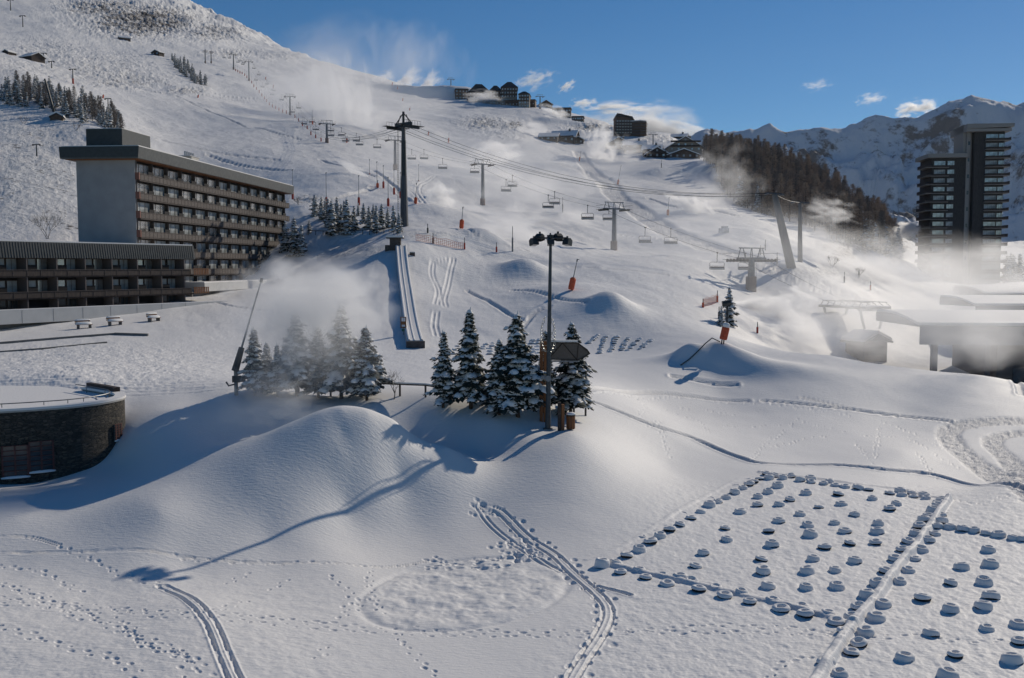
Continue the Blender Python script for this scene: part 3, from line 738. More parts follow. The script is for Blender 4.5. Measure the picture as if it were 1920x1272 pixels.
# --- woods
FT = {}
def woods(kind, n_proto, spots, label, cat, group, name):
    for k, (x, y, sc) in enumerate(spots):
        key = (kind, k % n_proto)
        loc = (x, y, ground(x, y) - .2)
        if key not in FT:
            m, ms = far_tree(200 + 10 * len(FT), kind); o = m.build(name, ms); tag(o, label, cat, group); o.location = loc; FT[key] = o
        else:
            o = dup(FT[key], loc, label, group=group)
        o.rotation_euler = (0, 0, rnd.uniform(0, 6.28)); o.scale = (sc, sc, sc * rnd.uniform(.9, 1.15))
        tag(o, label, cat, group)
def in_poly(x, y, poly):
    c = False
    for i in range(len(poly)):
        (x1, y1), (x2, y2) = poly[i], poly[i - 1]
        if (y1 > y) != (y2 > y) and x < (x2 - x1) * (y - y1) / (y2 - y1) + x1: c = not c
    return c
def scatter(poly, n, smin, smax, seed, mind=3.2):
    """n spots in a ground polygon given by photo points"""
    w = [P(a, b).xy for a, b in poly]; rg = random.Random(seed); out = []
    x0, x1 = min(q.x for q in w), max(q.x for q in w); y0, y1 = min(q.y for q in w), max(q.y for q in w); tries = 0
    w = [(q.x, q.y) for q in w]
    while len(out) < n and tries < 40000:
        tries += 1; x, y = rg.uniform(x0, x1), rg.uniform(y0, y1)
        if in_poly(x, y, w) and all((x - a) ** 2 + (y - b) ** 2 > mind ** 2 for a, b, _ in out): out.append((x, y, rg.uniform(smin, smax)))
    return out
# the wooded hill on the right, built where it stands from its outline on the ground
LW = [onray(a, Yv) for a, Yv in ((1312, 500), (1335, 430), (1375, 352), (1440, 310), (1510, 295), (1580, 288), (1660, 312), (1685, 360), (1655, 420), (1560, 455), (1450, 490), (1380, 515), (1325, 530))]
def scat_w(w, n, a, b, seed, mind):
    rg = random.Random(seed); out = []; w = [(q.x, q.y) for q in w]; x0, x1 = min(q[0] for q in w), max(q[0] for q in w); y0, y1 = min(q[1] for q in w), max(q[1] for q in w); t = 0
    while len(out) < n and t < 60000:
        t += 1; x, y = rg.uniform(x0, x1), rg.uniform(y0, y1)
        if in_poly(x, y, w) and all((x - p) ** 2 + (y - q) ** 2 > mind ** 2 for p, q, _ in out): out.append((x, y, rg.uniform(a, b)))
    return out
larch_spots = scat_w(LW, 290, .85, 1.25, 5, 5.0)
woods('larch', 4, larch_spots[:215], "bare brown larch in the dense wood on the right-hand hill", "tree", "larches on the right-hand hill", "larch_tree")
woods('frost', 3, larch_spots[215:290], "frosted grey-brown larch in the dense wood on the right-hand hill", "tree", "frosted larches on the right-hand hill", "frosted_larch")
# beyond the three hundred that stand out, the rest of the wood as one mass
rg_ = random.Random(8); wm_ = MB()
m0, ms0 = far_tree(901, 'larch'); v0 = m0.v; f0 = m0.f; i0 = m0.m
keep = [k for k, f in enumerate(f0) if k % 3 == 0 or i0[k] == 1 and len(f) != 3]
for x, y, sc in scat_w(LW, 230, .8, 1.15, 88, 3.6):
    a = rg_.uniform(0, 6.28); ca, sa = math.cos(a) * sc, math.sin(a) * sc; z = ground(x, y) - .2; n = len(wm_.v)
    wm_.v += [(x + q[0] * ca - q[1] * sa, y + q[0] * sa + q[1] * ca, z + q[2] * sc) for q in v0]
    wm_.f += [tuple(n + j for j in f0[k]) for k in keep]; wm_.m += [i0[k] for k in keep]
me_ = bpy.data.meshes.new("larch_wood"); me_.from_pydata(wm_.v, [], wm_.f); me_.materials.append(LARCHF); me_.materials.append(BARK); me_.polygons.foreach_set("material_index", wm_.m); me_.update()
lw_ = bpy.data.objects.new("larch_wood", me_); C.objects.link(lw_); tag(lw_, "mass of further bare larches filling the right-hand wooded hill", "wood", None, "stuff")
LE = [onray(a, Yv) for a, Yv in ((1560, 318), (1620, 295), (1680, 300), (1700, 345), (1640, 370), (1570, 350))]
woods('spruce', 3, scat_w(LE, 36, .8, 1.15, 9, 3.4), "snow-dusted dark spruce at the lower edge of the larch wood", "tree", "spruces at the lower edge of the larch wood", "forest_spruce")
LE2 = [onray(a, Yv) for a, Yv in ((1375, 352), (1400, 330), (1450, 308), (1460, 325), (1420, 352), (1390, 372))]
woods('spruce', 3, scat_w(LE2, 12, .8, 1.05, 10, 3.0), "dark spruce at the downhill corner of the larch wood nearest the chalets", "tree", "spruces at the upper corner of the larch wood", "forest_spruce")
# the dark belt on the upper left, the small belt on the piste
belt = scatter([(0, 195), (90, 205), (150, 232), (235, 258), (225, 232), (150, 195), (80, 168), (0, 172)], 140, .42, .72, 21, 1.5)
woods('spruce', 3, belt[:105], "snow-dusted dark spruce in the belt above the long block's roof", "tree", "spruces in the belt on the upper left hill", "forest_spruce")
woods('frost', 3, belt[105:], "bare frosted larch mixed into the spruce belt on the upper left", "tree", "larches in the belt on the upper left hill", "frosted_larch")
woods('spruce', 3, scatter([(322, 112), (345, 118), (392, 158), (385, 168), (352, 150), (326, 128)], 62, .5, .8, 22, 2.0), "dark spruce in the small diagonal belt on the upper piste", "tree", "spruces in the small belt on the upper piste", "forest_spruce")

# --- leafless bush behind the low block
def bush(name, loc, H, seed, n, label, cat, matl):
    rg = random.Random(seed); m = MB()
    def grow(p, d, ln, r, dep):
        q = p + d * ln; m.tube([p, q], [r, r * .6], 4 if dep < 2 else 3, 0, False)
        if dep >= 5: return
        for _ in range(3 if dep < 4 else 2):
            nd = (d + Vector((rg.uniform(-.7, .7), rg.uniform(-.7, .7), rg.uniform(-.15, .5)))).normalized(); grow(q, nd, ln * rg.uniform(.6, .85), r * .6, dep + 1)
    for _ in range(n):
        a = rg.uniform(0, 6.28); grow(Vector((rg.uniform(-.3, .3), rg.uniform(-.3, .3), -.2)), Vector((math.cos(a) * .6, math.sin(a) * .6, 1)).normalized(), H * .27, .05, 0)
    o = m.build(name, matl); o.location = loc; tag(o, label, cat); return o
TWIG = mat("frosted_twigs", (.16, .14, .13), .95)
bush("leafless_bush", P(103, 447) + Vector((0, -3, 0)), 6.2, 3, 5, "large leafless bush with frosted twigs above the low block's roof", "bush", TWIG)
bush("leafless_shrub", P(745, 750), 2.6, 4, 1, "thin leafless shrub at the left end of the timber rail", "bush", TWIG)
for k, (px, py, H, lab) in enumerate(((45, 232, 3, "small brown shrub below the leaning mast on the left hill"), (144, 245, 3, "twiggy shrub on the left hill above the roof block"), (1590, 470, 3.5, "frosted shrub below the larch wood, left one"), (1625, 485, 3.5, "frosted shrub below the larch wood near the path bend"),
                                      (1560, 500, 3, "frosted shrub at the bare bank right of the vertical mast"), (1680, 500, 3, "brown shrub beside the snowy lane left of the tower"), (1610, 520, 3, "brown shrub on the bank in the mist left of the tower"), (562, 385, 2.5, "small frosted shrub left of the grove"))):
    bush("leafless_shrub", P(px, py), H, 30 + k, 3, lab, "bush", TWIG)
# ---------------------------------------------------------------- apartment blocks
def frame_at(o, dx, dy, zbase):
    return math.atan2(dy, dx)
def window_mesh(name, w, h, parent, mats, mull=1, dark=False):
    """frame with panes set back; origin at lower left, faces -y"""
    m = MB(); t = .07
    m.box(0, -.04, 0, t, .06, h, 0); m.box(w - t, -.04, 0, w, .06, h, 0); m.box(t, -.04, 0, w - t, .06, t, 0); m.box(t, -.04, h - t, w - t, .06, h, 0)
    for i in range(mull):
        x = w * (i + 1) / (mull + 1); m.box(x - .03, -.035, t, x + .03, .055, h - t, 0)
    o = m.build(name, mats[0], parent)
    g = MB(); g.box(t, .0, t, w - t, .03, h - t); g.build("pane", mats[1], o)
    return o
def copy_part(o, loc, parent, m2=None):
    c = o.copy(); C.objects.link(c); c.parent = parent; c.location = loc
    for ch in KIDS(o):
        d = ch.copy(); C.objects.link(d); d.parent = c
        if m2: d.material_slots[0].link = 'OBJECT'; d.material_slots[0].material = m2
    return c
# the long block: local x along the facade (away from the camera), local y into the building, z up
def ang(a, b): return math.atan2(b[1] - a[1], b[0] - a[0])
A = (-53.7, 143.0); B = (-47.6, 209.0)
tb = thing("apartment_block", (A[0], A[1], 0), "long seven-storey apartment block with brown timber balconies and a blank grey end wall", "building", rz=ang(A, B))
L_ = math.hypot(B[0] - A[0], B[1] - A[1]); FL = 2.72; ZT = 15.1; DEP = 8.7; NF = 8
# local +y points left of the facade direction = into the building
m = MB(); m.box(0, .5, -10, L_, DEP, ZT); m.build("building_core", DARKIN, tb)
MB().box(-.35, 0, -10, -.003, DEP, ZT + .1).build("end_wall", RENDERG, tb); MB().box(L_ + .003, 0.1, -8, L_ + .3, DEP, ZT).build("end_wall", RENDERG, tb)
m = MB(); m.prism([(-1.3, ZT + .12), (-1.45, ZT + 1.75), (DEP + 1.6, ZT + 1.75), (DEP + 1.5, ZT + .12)], 0, -1.9, L_ + 2.2, 0); fo = m.build("roof_fascia", [FASCIAG], tb)
m = MB(); m.prism([(-1.34, ZT + .3), (-1.47, ZT + 1.80), (DEP + 1.62, ZT + 1.80), (DEP + 1.52, ZT + .3)], 0, -1.95, -1.903); m.build("end_fascia", FASCIA, tb)
m = MB(); m.box(-1.7, -1.3, ZT + 1.803, L_ + 2.0, DEP + 1.4, ZT + 1.93); m.build("roof_snow", SNOW, tb)
m = MB(); m.box(-1.3, -1.0, ZT + .02, L_ + 1.6, DEP + 1, ZT + .118); m.build("soffit", WOODO, tb)
m = MB(); m.box(.6, 2.2, ZT + 1.932, 9.5, 7.6, ZT + 4.6); ph = m.build("roof_plant_room", FASCIA, tb)
m = MB(); m.box(.7, 2.3, ZT + 4.603, 9.4, 7.5, ZT + 4.68); m.build("plant_room_snow", SNOW, ph)
m = MB(); m.box(23, 1.5, ZT + 1.932, 26, 4, ZT + 3.1); ch_ = m.build("chimney_stack", CONC, tb)
m = MB()
for k in range(5): m.tube([(22.6 + .8 * k, 2.4, ZT + 3.1), (22.6 + .8 * k, 2.4, ZT + 3.9)], .18, 8)
m.box(22.3, 1.4, ZT + 3.103, 26.4, 3.6, ZT + 3.2); m.build("flue_row", mat("light_metal", (.5, .5, .5), .5), ch_)
bays = 13; bw = L_ / bays
win = None; nwin = 0
panem = [GLASSC, GLASSR, GLASSC]
def rail_part(name, x0, x1, y, z, parent, wood, slats=1.25, h=.98):
    m = MB(); m.box(x0, y - .02, z + .12, x1, y + .05, z + h, 0)
    x = x0 + .1
    while x < x1: m.box(x, y - .05, z + .1, x + .05, y - .021, z + h + .01, 1); x += slats
    m.box(x0, y - .08, z + h + .012, x1, y + .1, z + h + .07, 1)
    return m.build(name, [wood, WOODR], parent)
scr = None
for b in range(bays + 1): MB().box(b * bw - .06, -.12, ZT - FL * NF - .3, b * bw + .06, .52, ZT - .02).build('party_wall', WOODR, tb)
for f in range(NF):
    z = ZT - FL * (f + 1)
    m = MB(); m.box(0.0, -.52, z - .18, L_ + 1.4, .497, z); sl = m.build("balcony_slab", WOODD, tb)
    rail_part("balcony_rail", .0, L_ + 1.5, -.55, z - .12, tb, WOODB, h=.92)
    if f < 7:
        for b in range(bays):
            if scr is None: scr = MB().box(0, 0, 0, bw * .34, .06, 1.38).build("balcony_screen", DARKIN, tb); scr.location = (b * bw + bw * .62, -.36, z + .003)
            else: copy_part(scr, (b * bw + bw * .62, -.36, z + .003), tb)
    for b in range(bays):
        if nwin >= 98: break
        loc = (b * bw + .12, .40, z + .45)
        if win is None: win = window_mesh("window", bw - .3, 1.95, tb, (FRAMEM, GLASSR), 2); win.location = loc
        else: copy_part(win, loc, tb, panem[rnd.randrange(3)])
        nwin += 1
for f in range(NF): MB().box(-.30, -.6, ZT - FL * (f + 1) + .0, -.02, -.02, ZT - FL * (f + 1) + 1.0, 0).build("corner_panel", mat("red_brown_timber", (.20, .085, .06), .7), tb)
m = MB(); m.box(12, -4.8, -3.9, L_ + 3, -1.35, -2.55); m.box(10, -3.6, -9, L_ + 1, 1.4, -3.903, 1); m.build("terrace_wall", [RENDERW, CONCD], tb)
m = MB(); m.box(12.1, -4.7, -2.547, L_ + 2.9, -1.4, -2.42); m.build("terrace_snow", SNOW, tb)

# the low block in front on the left
A2 = (-48.3, 145.0); d2 = Vector((-13.7, -25.0)).normalized(); L2 = 54.0
B2 = (A2[0] + d2.x * L2, A2[1] + d2.y * L2)
tl = thing("apartment_block", (B2[0], B2[1], 0), "low dark-clad apartment block with two rows of recessed balconies over a white terrace wall", "building", rz=ang(B2, A2))
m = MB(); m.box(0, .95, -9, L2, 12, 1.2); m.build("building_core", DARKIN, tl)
m = MB(); m.prism([(-.9, 1.05), (-.55, 3.05), (12.5, 3.05), (12.5, 1.05)], 0, -1, L2 + 2.0); m.build("roof_fascia", FASCIA, tl)
m = MB()
x = -1.0
while x < L2 + 2: m.prism([(-.95, 1.05), (-.60, 3.0), (-.56, 3.0), (-.91, 1.05)], 0, x, x + .05); x += .38
m.build("cladding_ribs", FASCIAG, tl)
m = MB(); m.box(-1, -.45, 3.053, L2 + 1.9, 12.3, 3.2); m.build("roof_snow", SNOW, tl)
m = MB(); m.box(L2 + .003, -.5, -9, L2 + .3, 12, 1.04); m.build("end_wall", WOODD, tl)
bw2 = 4.2; nb2 = int(L2 / bw2)
for b in range(nb2 + 1): MB().box(L2 - b * bw2 - .16, -.85, -6.5, L2 - b * bw2 - .003, .93, 1.04).build('party_wall', mat('party_wall_paint', (.14, .115, .105), .8), tl)
w2a = None
for f, z in enumerate((-1.15, -3.87, -6.3)):
    m = MB(); m.box(0, -.9, z - .22, L2 + .9, .92, z); m.build("balcony_slab", WOODD, tl)
    if f < 2: rail_part("balcony_rail", 0, L2 + 1.0, -1.0, z - .15, tl, WOODD, 1.9, .85)
    for b in range(nb2 + 1):
        xx = L2 - b * bw2 - bw2
        if xx > 0: MB().box(xx + .1, -.5, z + .003, xx + 1.6, -.44, z + 1.35).build("balcony_screen", DARKIN, tl)
    for b in range(nb2):
        xx = L2 - (b + 1) * bw2
        for q, (ox, mm) in enumerate(((.15, GLASSC if b % 3 != 1 else GLASSR), (2.5, GLASSR if b % 2 else GLASSC))):
            loc = (xx + ox, .87, z + .06)
            if f == 2 and b % 2: continue
            if w2a is None: w2a = window_mesh("window", 2.0 if 1 else 1, 2.1, tl, (FRAMEM, mm), 1); w2a.location = loc
            else: 
                c = copy_part(w2a, loc, tl, mm if f < 2 else GLASS); c.scale = (.72 if q else 1.1, 1, 1)
m = MB(); m.box(-1, -4.6, -6.75, L2 + 4.5, -4.3, -5.1, 0); m.box(-1, -4.297, -6.7, L2 + 4.4, 1.0, -6.53, 0)
x = 0
while x < L2 + 4: m.box(x, -4.615, -6.7, x + .03, -4.603, -5.15, 1); x += 4.2
m.build("terrace_wall", [RENDERW, CONCD], tl)
m = MB(); m.box(-1, -3.2, -10.5, L2 + .8, 1.5, -6.76); m.build("plinth", CONCD, tl)
m = MB(); m.box(-1, -4.58, -5.097, L2 + 4.4, -4.32, -5.02); m.build("terrace_wall_snow", SNOW, tl)
m = MB()
for z in (-1.15, -3.87):
    m.box(L2 + 1.0, -1.5, z - .2, L2 + 3.9, 1.6, z - .05, 0)
    for k in range(9): m.box(L2 + 1.1 + k * .33, -1.5, z - .05, L2 + 1.3 + k * .33, -1.44, z + .8, 1)
    m.box(L2 + 1.0, -1.53, z + .803, L2 + 3.95, -1.41, z + .87, 1)
m.build("end_balcony", [WOODD, WOODO], tl)

# benches on the plaza
def bench(p, rz, lab):
    t = thing("park_bench", p, lab, "bench", "snowed-up benches along the low block's terrace", rz)
    m = MB()
    for k in range(3): m.box(-.95, -.28 + .19 * k, .42, .95, -.13 + .19 * k, .47)
    m.build("seat", WOODO, t)
    m = MB()
    for k in range(2): m.box(-.95, .34 + .04 * k, .58 + .2 * k, .95, .38 + .04 * k, .73 + .2 * k)
    m.build("backrest", WOODO, t)
    for sx in (-.75, .7):
        m = MB(); m.box(sx, -.26, -.1, sx + .08, .3, .417); m.box(sx, .3, -.1, sx + .08, .335, .95); m.build("leg", CONCD, t)
    m = MB(); rg = random.Random(int(p.x * 10))
    m.lathe([(1.0, 0), (1.02, .12), (.9, .24), (.5, .31), (0, .33)], 18, fn=lambda r, z, a: (r * (1 + .08 * math.sin(3 * a + p.x)), z))
    for i, v in enumerate(m.v): m.v[i] = (v[0], v[1] * .36 + .02, v[2] + .475)
    n0 = len(m.v); m.lathe([(.95, 0), (.97, .08), (.7, .17), (0, .2)], 14)
    for i in range(n0, len(m.v)): v = m.v[i]; m.v[i] = (v[0], v[1] * .12 + .39, v[2] + .935)
    m.build("snow_cover", SNOWP, t, smooth=True); return t
bz = ang(B2, A2)
bench(P(158, 616), bz - .2, "snowed-up bench below the low block, leftmost of three")
bench(P(216, 610), bz - .1, "snowed-up bench below the low block, middle of three")
bench(P(289, 603), bz + .1, "snowed-up bench below the low block, rightmost of three near the terrace end")
# sunken kerb walls on the plaza
def kerb(pts, w, h, lab):
    m = MB(); q = [P(a, b) for a, b in pts]
    for a, b in zip(q[:-1], q[1:]):
        d = (b - a); d.z = 0; d.normalize(); n = Vector((-d.y, d.x, 0)) * w * .5; k = len(m.v)
        vs = [a - n, a + n, b + n, b - n]; m.add([v + Vector((0, 0, -.3)) for v in vs] + [v + Vector((0, 0, h)) for v in vs], [(0, 1, 2, 3), (4, 7, 6, 5), (0, 4, 5, 1), (1, 5, 6, 2), (2, 6, 7, 3), (3, 7, 4, 0)])
    o = m.build("low_wall", CONCD); tag(o, lab, "low wall"); return o
kerb([(-30, 648), (100, 637), (215, 628)], .3, .22, "long low kerb wall across the snowy plaza, the farther of two")
kerb([(215, 628), (278, 630)], .5, .25, "short dark kerb wall end on the plaza below the benches")
kerb([(-30, 663), (80, 655), (200, 643)], .25, .13, "long low kerb wall across the snowy plaza, the nearer of two")

# ---------------------------------------------------------------- the stone building lower left
st_mat = bpy.data.materials.new("dry_stone"); st_mat.use_nodes = True
t_ = st_mat.node_tree; b_ = t_.nodes["Principled BSDF"]; b_.inputs["Roughness"].default_value = .85
tc = t_.nodes.new("ShaderNodeNewGeometry"); mp = t_.nodes.new("ShaderNodeMapping"); mp.inputs["Scale"].default_value = (3.4, 3.4, 11); vo = t_.nodes.new("ShaderNodeTexVoronoi"); vo.inputs["Scale"].default_value = 1.0
t_.links.new(tc.outputs["Position"], mp.inputs[0]); t_.links.new(mp.outputs[0], vo.inputs["Vector"])
v2 = t_.nodes.new("ShaderNodeTexVoronoi"); v2.feature = 'DISTANCE_TO_EDGE'; v2.inputs["Scale"].default_value = 1.0; t_.links.new(mp.outputs[0], v2.inputs["Vector"])
cr_ = t_.nodes.new("ShaderNodeValToRGB"); cr_.color_ramp.elements[0].color = (.03, .028, .024, 1); cr_.color_ramp.elements[1].color = (.16, .13, .095, 1); cr_.color_ramp.elements.new(.5).color = (.075, .068, .055, 1)
t_.links.new(vo.outputs["Color"], cr_.inputs[0])
rr_ = t_.nodes.new("ShaderNodeMapRange"); rr_.inputs[2].default_value = .10; t_.links.new(v2.outputs["Distance"], rr_.inputs[0])
mx_ = t_.nodes.new("ShaderNodeMix"); mx_.data_type = 'RGBA'; mx_.inputs[6].default_value = (.02, .02, .018, 1); t_.links.new(rr_.outputs[0], mx_.inputs[0]); t_.links.new(cr_.outputs[0], mx_.inputs[7]); t_.links.new(mx_.outputs[2], b_.inputs["Base Color"])
bm_ = t_.nodes.new("ShaderNodeBump"); bm_.inputs["Distance"].default_value = .06; bm_.inputs["Strength"].default_value = 1; t_.links.new(rr_.outputs[0], bm_.inputs["Height"]); t_.links.new(bm_.outputs[0], b_.inputs["Normal"])
sb = thing("stone_building", (-28.2, 54.6, 0), "stone-clad building with a rounded corner and snow on its flat roof, lower left", "building")
O2 = Vector((28.2, -54.6))
SBS = 1.06
key = [(-44, 49.6), (-36, 51.6), (-28.2, 54.4), (-25.2, 56.0), (-23.9, 57.2), (-23.15, 58.6), (-22.9, 60.2), (-23.4, 61.7), (-24.4, 63.0), (-27.2, 65.4)]
pl = [Vector(((v.x - .9) * SBS, v.y * SBS)) + O2 for v in smooth_line(key, 7)]
def offs(pl, d):
    out = []
    for i, p in enumerate(pl):
        t = (pl[min(i + 1, len(pl) - 1)] - pl[max(0, i - 1)]).normalized(); out.append(p + Vector((t.y, -t.x)) * d)
    return out
def ribbon(m, a, b, z0, z1, mi=0):
    n = len(a)
    vs = [(p.x, p.y, z0) for p in a] + [(p.x, p.y, z0) for p in b] + [(p.x, p.y, z1) for p in a] + [(p.x, p.y, z1) for p in b]
    fs = []
    for i in range(n - 1):
        fs += [(i, i + 1, n + i + 1, n + i), (2 * n + i, 3 * n + i, 3 * n + i + 1, 2 * n + i + 1), (i, 2 * n + i, 2 * n + i + 1, i + 1), (n + i, n + i + 1, 3 * n + i + 1, 3 * n + i)]
    fs += [(0, n, 3 * n, 2 * n), (n - 1, 3 * n - 1, 4 * n - 1, 2 * n - 1)]
    m.add(vs, fs, mi)
ZR = -8.15 * SBS - .1
m = MB(); ribbon(m, pl, offs(pl, -.45), -14, ZR + .12); m.build("stone_wall", st_mat, sb)
m = MB(); ins = offs(pl, -.46); poly = [(p.x, p.y) for p in ins] + [(-6, 18), (-22, 18)]
m.prism(poly, 2, -10, ZR - .05); m.build("roof_deck", CONCD, sb)
m = MB(); m.prism(poly, 2, ZR - .047, ZR + .08); m.build("roof_snow", SNOW, sb)
m = MB(); ribbon(m, offs(pl, .06), offs(pl, -.52), ZR + .123, ZR + .22); m.build("coping", CONC, sb)
m = MB(); a = offs(pl, .08); b = offs(pl, -.6); ribbon(m, a, b, ZR + .223, ZR + .36); m.build("coping_snow", SNOW, sb)
m = MB(); rp = offs(pl, -.9)[:]; 
for h in (.55,): m.tube([(p.x, p.y, ZR + h) for p in rp], .035, 6)
for i in range(0, len(rp), 5): m.tube([(rp[i].x, rp[i].y, ZR), (rp[i].x, rp[i].y, ZR + .55)], .025, 6)
m.build("hand_rail", STEEL, sb)
m = MB(); ribbon(m, [pl[-2], pl[-6], pl[-10]], [pl[-2] + Vector((-.2, -.3)), pl[-6] + Vector((-.25, -.3)), pl[-10] + Vector((-.3, -.3))], ZR - .2, ZR + .65); m.M = None; m.build("parapet_wall", WOODD, sb)
def stone_window(i0, wd, z0, h, gap=.10):
    p = pl[i0]; t = (pl[i0 + 1] - pl[i0 - 1]).normalized(); M = Matrix.Translation((p.x, p.y, z0)) @ Matrix.Rotation(math.atan2(t.y, t.x), 4, 'Z')
    f = MB(M); f.box(-wd / 2, -gap, 0, wd / 2, -.02, h, 0)
    for k in range(7): f.box(-wd / 2, -gap - .06, h * k / 6 - .02, wd / 2, -gap - .003, h * k / 6 + .03, 1)
    for xx in (-wd / 2, -.05, wd / 2 - .1): f.box(xx, -gap - .09, 0, xx + .1, -gap - .063, h, 1)
    o = f.build("window", [GLASS, mat("red_brown_bars", (.10, .035, .03), .7)], sb)
    f = MB(M); f.lathe([(wd * .55, 0), (wd * .55, .07), (wd * .4, .13), (0, .15)], 14)
    k0 = Matrix.Translation((0, 0, 0))
    vs = []
    for v in f.v:
        q = M.inverted() @ Vector(v); q.y = q.y * .22 - gap - .02; q.z -= .13; vs.append(tuple(M @ q))
    f.v = vs; f.build("sill_snow", SNOWP, o, smooth=True)
    return o
stone_window(16, 1.45, -12.4, 1.8); stone_window(19, 1.4, -12.2, 1.75); stone_window(38, .7, -11.0, .95)

# ---------------------------------------------------------------- the tall tower on the right
Yt = 325.0
tw = thing("apartment_tower", (onray(1806, Yt).x + .8, Yt, 0), "tall dark twin-shaft apartment tower with pale roof slabs standing above the mist", "building", rz=-0.12)
TIMB = mat("tower_dark_shingle", (.045, .042, .042), .8, noise=.35, nscale=2, stretch=(3, 3, .4)); PALE = mat("pale_tower_concrete", (.30, .28, .26), .8, noise=.1)
WL, WR = 11.6, 10.2; fh = 2.8; zl, zr = 35.2, 43.2
m = MB(); m.box(-WL, 0, -14, -.9, 13, zl); m.box(1.0, -1.6, -14, WR, 13, zr); m.build("wall", TIMB, tw)
m = MB(); m.box(-.897, .9, -14, .997, 12, zr + 1.0); m.box(-1.9, .5, 30.5, -1.0, 10, zr + 2.6); m.box(-.95, -.1, -14, .3, .85, zr); st = m.build("stair_shaft", PALE, tw)
for k in range(9):
    m = MB(); z = zr - 4 - k * 5.3; m.box(-.5, -.16, z, .05, -.103, z + 1.2); m.build("stair_window", GLASS, st)
m = MB(); m.box(-WL - 1.6, -1.4, zl + .003, -.95, 13.5, zl + 1.3); m.box(-1.9, -3.0, zr + .003, WR + 1.6, 14, zr + .9); m.prism([(-1.9, zr + .903), (WR + 2.2, zr + 1.3), (WR + 2.4, zr + 2.4), (-1.9, zr + 2.4)], 1, -3.2, 14); m.build("roof", PALE, tw)
wA = wB = bl = br = None
for k in range(16):
    z = zl - fh * (k + 1) + .4
    if z < -9: break
    for x0, wd in ((-WL + .7, 3.6), (-WL + 4.9, 2.2)):
        if wA is None: wA = window_mesh("window", 3.6, 1.45, tw, (FRAMEM, GLASSR), 2); wA.location = (x0, -.03, z); 
        else: c = copy_part(wA, (x0, -.03, z), tw, panem[rnd.randrange(2)]); c.scale = (wd / 3.6, 1, 1)
    m = MB(); m.box(-WL - 2.0, -1.0, z - .75, -WL + .2, 9, z - .6, 0); m.box(-WL - 2.0, -1.05, z - .597, -WL - 1.93, 9, z + .35, 1); m.box(-WL - 1.9, -1.03, z - .597, -WL + 5.2, -.98, z - .1, 1); m.box(-WL + .203, -.95, z - .75, -WL + 5.2, -.003, z - .6, 0)
    m.build("balcony", [PALE, WOODD], tw)
for k in range(19):
    z = zr - fh * (k + 1) + .6
    if z < -9: break
    for x0, wd in ((4.4, 3.8),):
        c = copy_part(wA, (x0, -1.63, z), tw, panem[rnd.randrange(2)]); c.scale = (wd / 3.6, 1, 1)
    c = copy_part(wA, (8.4, -1.63, z), tw, GLASSR); c.scale = (.5, 1, 1)
    m = MB(); m.box(WR - .2, -2.9, z - .75, WR + 1.5, 8, z - .6, 0); m.box(WR + 1.43, -2.95, z - .597, WR + 1.5, 8, z + .35, 1); m.box(4.2, -2.9, z - .75, WR - .203, -1.603, z - .62, 0); m.box(4.2, -2.97, z - .6, WR + 1.4, -2.92, z + .05, 1)
    m.build("balcony", [PALE, WOODD], tw)

# ---------------------------------------------------------------- shopping arcade roofs in the mist
def pavilion(x0, Y0, w, d, ztop, zb, rz, lab, arch=.6, slope=1.6):
    t = thing("arcade_building", (x0, Y0, 0), lab, "building", None, rz)
    m = MB(); n = 10; pr = [(-1.2, ztop - slope)] + [(-1.2 + (d + 2.4) * k / n, ztop - slope * (1 - k / n) ** 2 * .9 + arch * math.sin(math.pi * k / n) * .3) for k in range(n + 1)] + [(d + 1.2, ztop - slope - .3)]
    m.prism(pr, 0, -1.5, w); m.build("roof", mat("roof_metal", (.2, .2, .2), .6), t)
    m = MB(); pr2 = [(-1.0, ztop - slope + .16)] + [(a, b + .003) for a, b in pr[2:-1]] + [(a, b + .35) for a, b in reversed(pr[2:-1])] + [(-1.15, ztop - slope + .55)]
    m.prism(pr2, 0, -1.4, w - .1); m.build("roof_snow", SNOW, t)
    m = MB(); m.box(9, .6, zb, w - 1, d - .5, ztop - slope - .35); m.build("wall", mat("brown_arcade_wall", (.11, .085, .07), .8, noise=.2), t)
    m = MB(); m.box(-1.2, -1.1, ztop - slope - 2.3, w - .2, -.9, ztop - slope - .003); m.build("fascia_band", mat("arcade_band", (.17, .18, .20), .7), t)
    x = 0.5
    while x < w - 1: MB().box(x, -.7, zb, x + .7, .1, ztop - slope - 2.303).build("pillar", WOODR, t); x += 6.5
    x = 11.0
    while x < w - 4: 
        m = MB(); m.box(x, .5, zb + 1.2, x + 3.2, .58, zb + 3.4); m.build("shop_window", GLASS, t); x += 6.5
    return t
p = at(1678, 600, 128); pavilion(p.x + 4.2, 128, 46, 18, -6.7, -16.5, -.10, "nearest arcade building with a long curved snowy roof at the right edge", 1.0, 1.0)
p = at(1765, 560, 178); pavilion(p.x + 7, 178, 60, 14, -5.9, -14, -.05, "middle arcade building with a thin snow-covered eave behind the nearest roof", .8, 1.2)
p = at(1785, 530, 232); pavilion(p.x + 9, 232, 60, 16, -5.0, -14, -.02, "farthest arcade building with a flat bright snow roof at the tower's foot", .6, 1.6)

